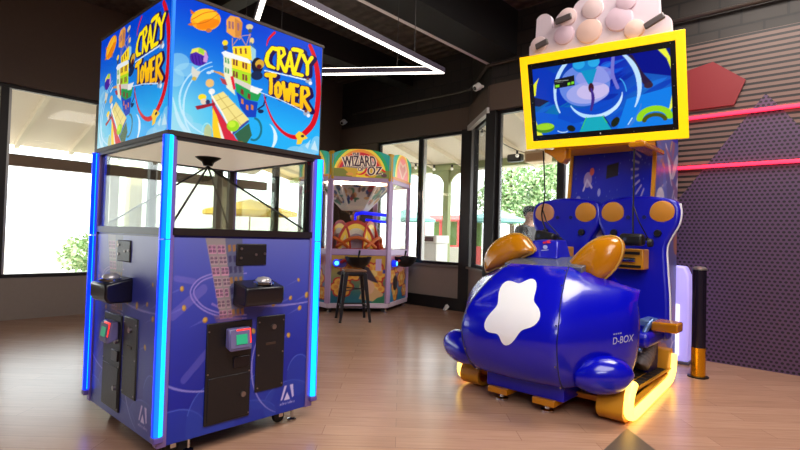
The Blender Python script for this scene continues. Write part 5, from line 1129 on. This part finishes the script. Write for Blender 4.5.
obj('lamp_body', bx((fl.x - .16, fl.y - .06, fl.z - .08), (fl.x + .16, fl.y + .10, fl.z + .08)), black, t, bevel=.03); obj('lamp_glass', bx((fl.x - .12, fl.y - .068, fl.z - .05), (fl.x + .12, fl.y - .058, fl.z + .05)), mat('lamp glass', (90, 90, 92), .2), t)
obj('lamp_arm', cy((fl.x, fl.y + .06, fl.z + .02), (fl.x, fl.y + .2, fl.z - .05), .025, n=10), black, t)
bxp = onY(537, 157, 9.0); t = thing('wall_speaker', 'cream box speaker hanging under the veranda boards below the screen', 'speaker', bxp)
obj('speaker_box', bx((bxp.x - .22, 8.9, bxp.z - .10), (bxp.x + .22, 9.2, bxp.z + .12)), mat('cream box', (222, 196, 160), .6), t, bevel=.015); obj('speaker_grille', bx((bxp.x - .17, 8.885, bxp.z - .08), (bxp.x + .17, 8.9, bxp.z + .06)), mat('tan grille', (190, 150, 112), .7), t); obj('hanger', bx((bxp.x - .03, 9.0, bxp.z + .12), (bxp.x + .03, 9.06, 3.25)), alum, t)

leaf_ms = [mat('leaf', (150, 182, 124), .6), mat('leaf pale', (196, 212, 166), .6), mat('leaf dark', (106, 146, 88), .6)]
def tree(label, x, y, h, blobs, n, sz, trunk=True):
    t = thing('tree', label, 'tree', (x, y, -.13), 0, 'trees outside'); rnd = random.Random(int(x * 100))
    if trunk:
        obj('trunk', tube(BM(), [tuple(p) for p in spline(np.array([(x, y, -.13), (x + .05, y, h * .35), (x - .08, y + .05, h * .75)]), 6)], [.13 - .006 * i for i in range(13)], 10), mat('bark', (96, 80, 66), .8, noise=.2), t, smooth='all')
        for k in range(5):
            a = k * 1.3; obj('branch', tube(BM(), [(x - .05, y, h * (.45 + .05 * k)), (x + .5 * math.cos(a), y + .5 * math.sin(a), h * (.62 + .05 * k)), (x + 1.0 * math.cos(a), y + 1.0 * math.sin(a), h * (.75 + .05 * k))], [.05, .035, .015], 8), mat('bark', (96, 80, 66), .8), t)
    bm = BM(); mi = []
    for _ in range(n):
        bx_, by, bz_, r = rnd.choice(blobs); d = Vector((rnd.gauss(0, 1), rnd.gauss(0, 1), rnd.gauss(0, 1))).normalized() * r * rnd.uniform(.45, 1.05); c = Vector((x + bx_, y + by, bz_)) + Vector((d.x, d.y, d.z * .8))
        u = Vector((rnd.gauss(0, 1), rnd.gauss(0, 1), rnd.gauss(0, 1))).normalized(); v = u.orthogonal().normalized() * sz * .45; u = u * sz * rnd.uniform(.7, 1.2)
        f = bm.faces.new([bm.verts.new(c + q) for q in (-u, v, u, -v)]); f.material_index = rnd.choice([0, 0, 1, 1, 2])
    o = obj('foliage', bm, leaf_ms, t)
    return t
tree('large leafy green tree outside, behind the passer-by', -9.2, 16.0, 4.4, [(0, 0, 3.1, 1.0), (.7, 0, 3.5, 1.0), (1.5, .2, 3.0, .9), (-.6, 0, 2.7, .8), (.3, 0, 2.3, .7), (1.9, 0, 3.6, .8), (2.4, .3, 2.9, .8), (1.1, 0, 2.3, .6)], 5200, .10)
tree('low green bush outside, seen through the tower game beside the brown beam', -13.2, 4.6, 1.6, [(0, 0, .6, .7), (0, .8, .5, .6), (0, -.7, .6, .6), (.1, 1.5, .4, .5)], 2600, .09, False)

# passer-by
pY = 7.95; hp_ = onY(528.5, 207, pY); ax = hp_.x
per = thing('person', 'person in grey t-shirt and dark cap walking past outside the window', 'person', (ax, pY, -.13))
GZ = -.13; top = hp_.z + .01; sc_ = (top - GZ) / 1.78
def z_(h): return GZ + h * sc_
def skin_mesh(name, verts, edges, radii, m, parent, root=0, sub=2, label=None):
    me = bpy.data.meshes.new(name); Mi = WM[parent.name].inverted(); me.from_pydata([Mi @ Vector(v) for v in verts], edges, []); o = link_mesh(name, me, m, parent)
    o.modifiers.new('skin', 'SKIN'); o.modifiers.new('sub', 'SUBSURF').levels = sub; o.modifiers['sub'].render_levels = sub
    for i, r in enumerate(radii): d = me.skin_vertices[0].data[i]; d.radius = r if isinstance(r, tuple) else (r, r); d.use_root = i == root
    o.modifiers['skin'].use_smooth_shade = True
    if label: o['label'] = label
    return o
# walks towards +X: x forward, y sideways
X = lambda f, s, h: (ax + f * sc_, pY + s * sc_, z_(h))
sk = mat('skin', (206, 156, 132), .5); shirt = mat('grey t-shirt', (112, 112, 116), .8); trs = mat('dark shorts', (52, 54, 66), .8); capm = mat('dark cap', (40, 44, 56), .7); shoe = mat('dark shoes', (40, 38, 38), .6)
V = [X(0, 0, .95), X(0, 0, 1.12), X(0, 0, 1.32), X(-.01, 0, 1.45), X(.01, 0, 1.53), X(.03, 0, 1.60), X(.03, 0, 1.68),
     X(0, .10, .90), X(.10, .10, .50), X(.14, .10, .09), X(0, -.10, .90), X(-.06, -.10, .50), X(-.20, -.10, .12),
     X(-.01, .20, 1.42), X(-.03, .23, 1.14), X(.13, .21, .93), X(-.01, -.20, 1.42), X(.04, -.24, 1.15), X(.24, -.21, 1.0), X(.27, .10, .05), X(-.07, -.10, .05)]
Ed = [(0, 1), (1, 2), (2, 3), (3, 4), (4, 5), (5, 6), (0, 7), (7, 8), (8, 9), (0, 10), (10, 11), (11, 12), (3, 13), (13, 14), (14, 15), (3, 16), (16, 17), (17, 18), (9, 19), (12, 20)]
Rr = [(.13, .15), (.12, .14), (.12, .14), (.07, .09), (.055, .055), (.085, .075), (.09, .08), .09, .06, .04, .09, .06, .04, .055, .042, .032, .055, .042, .032, .035, .035]
body = skin_mesh('body', V, Ed, [tuple(q * sc_ for q in r) if isinstance(r, tuple) else r * sc_ for r in Rr], sk, per)
hd = Vector(X(.035, 0, 1.655))
obj('head', ball(ball(ball(ball(BM(), hd, .098 * sc_, .078 * sc_, .118 * sc_, n=20), hd + Vector((.10, 0, -.01)) * sc_, .022 * sc_, .014 * sc_, .022 * sc_, n=10), hd + Vector((-.005, .078, -.005)) * sc_, .02 * sc_, .012 * sc_, .03 * sc_, n=10), hd + Vector((-.005, -.078, -.005)) * sc_, .02 * sc_, .012 * sc_, .03 * sc_, n=10), sk, per, smooth='all')
obj('hair', ball(BM(), hd + Vector((-.03, 0, .02)) * sc_, .085 * sc_, .08 * sc_, .085 * sc_, n=16), mat('brown hair', (60, 46, 38), .8), per, smooth='all')
cp = obj('cap', lathe(BM(), [(.106 * sc_, .0), (.106 * sc_, .03 * sc_), (.09 * sc_, .075 * sc_), (.05 * sc_, .098 * sc_), (.001, .105 * sc_)], 24, Matrix.Translation(hd + Vector((-.005, 0, .035)) * sc_)), capm, per, smooth=True)
obj('cap_brim', pz([hd + Vector((.07 + .11 * math.cos(q), .075 * math.sin(q), .04)) * sc_ for q in np.linspace(-math.pi / 2, math.pi / 2, 12)], (0, 0, .012)), capm, cp)
for s in (-1, 1): obj('eye', ball(BM(), hd + Vector((.088, s * .034, .012)) * sc_, .010 * sc_, n=8), mat('eye', (30, 26, 26), .3), per, smooth='all')
obj('mouth', ball(BM(), hd + Vector((.086, 0, -.055)) * sc_, .01 * sc_, .022 * sc_, .006 * sc_, n=8), mat('lips', (160, 90, 84), .5), per, smooth='all')
Vs = [X(0, 0, .93), X(0, 0, 1.12), X(0, 0, 1.32), X(-.01, 0, 1.47), X(-.01, .19, 1.44), X(-.025, .23, 1.22), X(-.01, -.19, 1.44), X(.025, -.235, 1.22)]
skin_mesh('t_shirt', Vs, [(0, 1), (1, 2), (2, 3), (3, 4), (4, 5), (3, 6), (6, 7)], [tuple(q * sc_ for q in r) for r in ((.185, .195), (.175, .185), (.185, .20), (.13, .17), (.09, .09), (.075, .075), (.09, .09), (.075, .075))], shirt, per)
Vh = [X(0, 0, .96), X(0, .10, .88), X(.08, .10, .56), X(0, -.10, .88), X(-.05, -.10, .56)]
skin_mesh('shorts', Vh, [(0, 1), (1, 2), (0, 3), (3, 4)], [tuple(q * sc_ for q in r) for r in ((.145, .165), (.11, .11), (.09, .09), (.11, .11), (.09, .09))], trs, per)
for k, (wr, dx) in enumerate(((V[15], 1), (V[18], 1))):
    w = Vector(wr); el = Vector(V[14] if k == 0 else V[17]); d = (w - el).normalized(); sd = Vector((0, 1, 0)) if k else Vector((0, -1, 0)); ps = [tuple(w), tuple(w + d * .075 * sc_)]; es = [(0, 1)]; rs = [(.024, .032), (.018, .038)]
    for j in range(4):
        b0 = w + d * .08 * sc_ + Vector((.0, (j - 1.5) * .018, .0)) * sc_; l = (.07, .078, .074, .058)[j]; i0 = len(ps); ps += [tuple(b0), tuple(b0 + d * l * .55 * sc_), tuple(b0 + (d * l * .95 + Vector((.02, 0, -.01))) * sc_)]; es += [(1, i0), (i0, i0 + 1), (i0 + 1, i0 + 2)]; rs += [(.009, .009), (.0085, .0085), (.0075, .0075)]
    i0 = len(ps); th = w + d * .03 * sc_ + Vector((.03, 0, 0)) * sc_; ps += [tuple(th), tuple(th + (d * .04 + Vector((.02, 0, 0))) * sc_)]; es += [(0, i0), (i0, i0 + 1)]; rs += [(.011, .011), (.009, .009)]
    skin_mesh('hand', ps, es, [tuple(q * sc_ for q in r) for r in rs], sk, per, sub=1)
for p in (V[19], V[20]):
    obj('shoe', ball(BM(), (p[0] - .02, p[1], GZ + .05), .14 * sc_, .05 * sc_, .05 * sc_, n=14), shoe, per, smooth='all')

# street furniture and stalls far out in the glare
b0 = onY(432.5, 264, 9.2); t = thing('litter_bin', 'white square litter bin outside with dark lid band, left of the green post', 'bin', (b0.x, 9.2, -.13))
obj('bin_body', bx((b0.x - .24, 9.0, -.13), (b0.x + .24, 9.45, 1.12)), mat('white bin', (226, 224, 220), .5), t, bevel=.02); obj('bin_lid', bx((b0.x - .26, 8.98, 1.12), (b0.x + .26, 9.47, 1.30)), mat('white lid', (230, 228, 224), .5), t, bevel=.02); obj('bin_mouth', bx((b0.x - .18, 8.97, 1.16), (b0.x + .18, 8.99, 1.26)), mat('dark mouth', (70, 30, 30), .6), t)
a0 = onY(457, 262, 10.6); t = thing('sandwich_board', 'white folding sandwich board standing outside by the green post', 'sign', (a0.x, 10.6, -.13))
for s in (-1, 1): obj('board', pz([(a0.x + .22, 10.6 + s * .30, -.13), (a0.x + .22, 10.6 + s * .05, 1.02), (a0.x + .22, 10.6 + s * .02, 1.02), (a0.x + .22, 10.6 + s * .27, -.13)], (-.55, 0, 0)), mat('white board', (238, 236, 230), .5), t)
for i, (px, y, col, lab) in enumerate(((407, 12.5, (120, 178, 168), 'teal market umbrella outside, left of the window mullion'), (496, 13.0, (130, 186, 184), 'teal market umbrella outside, beyond the corner column'))):
    p = onY(px, 212, y); t = thing('market_umbrella', lab, 'umbrella', (p.x, y, -.13)); Tm = Matrix.Translation((p.x, y, 0))
    obj('canopy', lathe(BM(), [(.02, 2.16), (.5, 1.98), (.95, 1.84), (.95, 1.75), (.92, 1.75), (.92, 1.82), (.48, 1.95), (.02, 2.12)], 8, Tm), mat('teal canvas', col, .7), t); obj('pole', cy((p.x, y, -.13), (p.x, y, 2.2), .025, n=10), cream, t); obj('base', cy((p.x, y, -.13), (p.x, y, -.05), .3, n=20), alum, t)
p = onY(452, 232, 17.0); t = thing('market_stall', 'red and green market stall across the street, seen past the green post', 'stall', (p.x, 17, -.13))
red = mat('red timber', (176, 60, 54), .6)
obj('counter', bx((p.x - 1.3, 16.6, -.13), (p.x + 1.3, 17.2, .95)), red, t); obj('back_board', bx((p.x - 1.2, 17.3, -.13), (p.x + 1.2, 17.4, 2.0)), mat('stall green', (96, 138, 70), .7, noise=.3, nscale=5), t); obj('stall_roof', pz([(p.x - 1.5, 16.5, 1.92), (p.x - 1.5, 17.5, 2.15), (p.x - 1.5, 17.5, 2.22), (p.x - 1.5, 16.5, 1.99)], (3.0, 0, 0)), red, t)
for s in (-1.25, -.3, .6, 1.25): obj('stall_post', bx((p.x + s - .06, 16.6, .95), (p.x + s + .06, 16.72, 1.95)), red, t)
# parked car seen through the tall game
def car(label, o, ang, col):
    t = thing('car', label, 'car', o, ang); Q = lambda n, bm, m, parent=t, **k: obj(n, bm, m, parent, local=True, **k); cp_ = mat('car paint', col, .25, coat=.6)
    prof = [(-2.1, .30), (-2.15, .62), (-2.0, .86), (-1.1, .95), (1.2, .96), (2.0, .86), (2.15, .6), (2.1, .30)]
    b = Q('body', pz([(x, -.86, z) for x, z in spline(np.array(prof), 3)], (0, 1.72, 0)), cp_, bevel=.06, seg=3)
    cab = [(-1.15, .93), (-.55, 1.40), (.15, 1.46), (.85, 1.36), (1.45, .95)]; Q('cabin', pz([(x, -.74, z) for x, z in spline(np.array(cab), 3)], (0, 1.48, 0)), mat('car glass', (120, 150, 170), .1), b, bevel=.05); Q('roof', pz([(-.55, -.72, 1.40), (.15, -.72, 1.465), (.85, -.72, 1.37), (.8, -.72, 1.42), (.15, -.72, 1.50), (-.5, -.72, 1.44)], (0, 1.44, 0)), cp_, bevel=.01)
    for x in (-1.35, 1.35):
        for y in (-.80, .80): w = Q('wheel', cyl(BM(), (x, y - .1, .31), (x, y + .1, .31), .31, n=24), mat('tyre', (26, 26, 26), .7), bevel=.03); Q('hub', cyl(BM(), (x, y - .105, .31), (x, y + .105, .31), .18, n=16), alum, w)
    for y in (-.6, .6): Q('headlight', ball(BM(), (-2.08, y, .66), .06, .14, .07, n=12), white, smooth='all'); Q('tail_light', ball(BM(), (2.08, y, .7), .05, .13, .07, n=12), red, smooth='all')
    Q('bumper', bx((-2.2, -.8, .32), (-2.05, .8, .5)), black, bevel=.03)
    return t
car('silver blue car parked outside, seen through the tower game', (-16.5, 8.2, -.13), math.radians(80), (176, 196, 214))
p = onX(250, 212, -14.5); t = thing('market_umbrella', 'yellow edged awning umbrella outside, seen through the tower game', 'umbrella', (p.x, p.y, -.13)); Tm = Matrix.Translation((p.x, p.y, 0))
obj('canopy', lathe(BM(), [(.02, 2.3), (1.5, 1.92), (1.5, 1.78), (1.46, 1.78), (1.46, 1.9), (.02, 2.26)], 8, Tm), mat('yellow canvas', (236, 196, 90), .7), t); obj('pole', cy((p.x, p.y, -.13), (p.x, p.y, 2.3), .025, n=10), cream, t); obj('base', cy((p.x, p.y, -.13), (p.x, p.y, -.05), .3, n=20), alum, t)
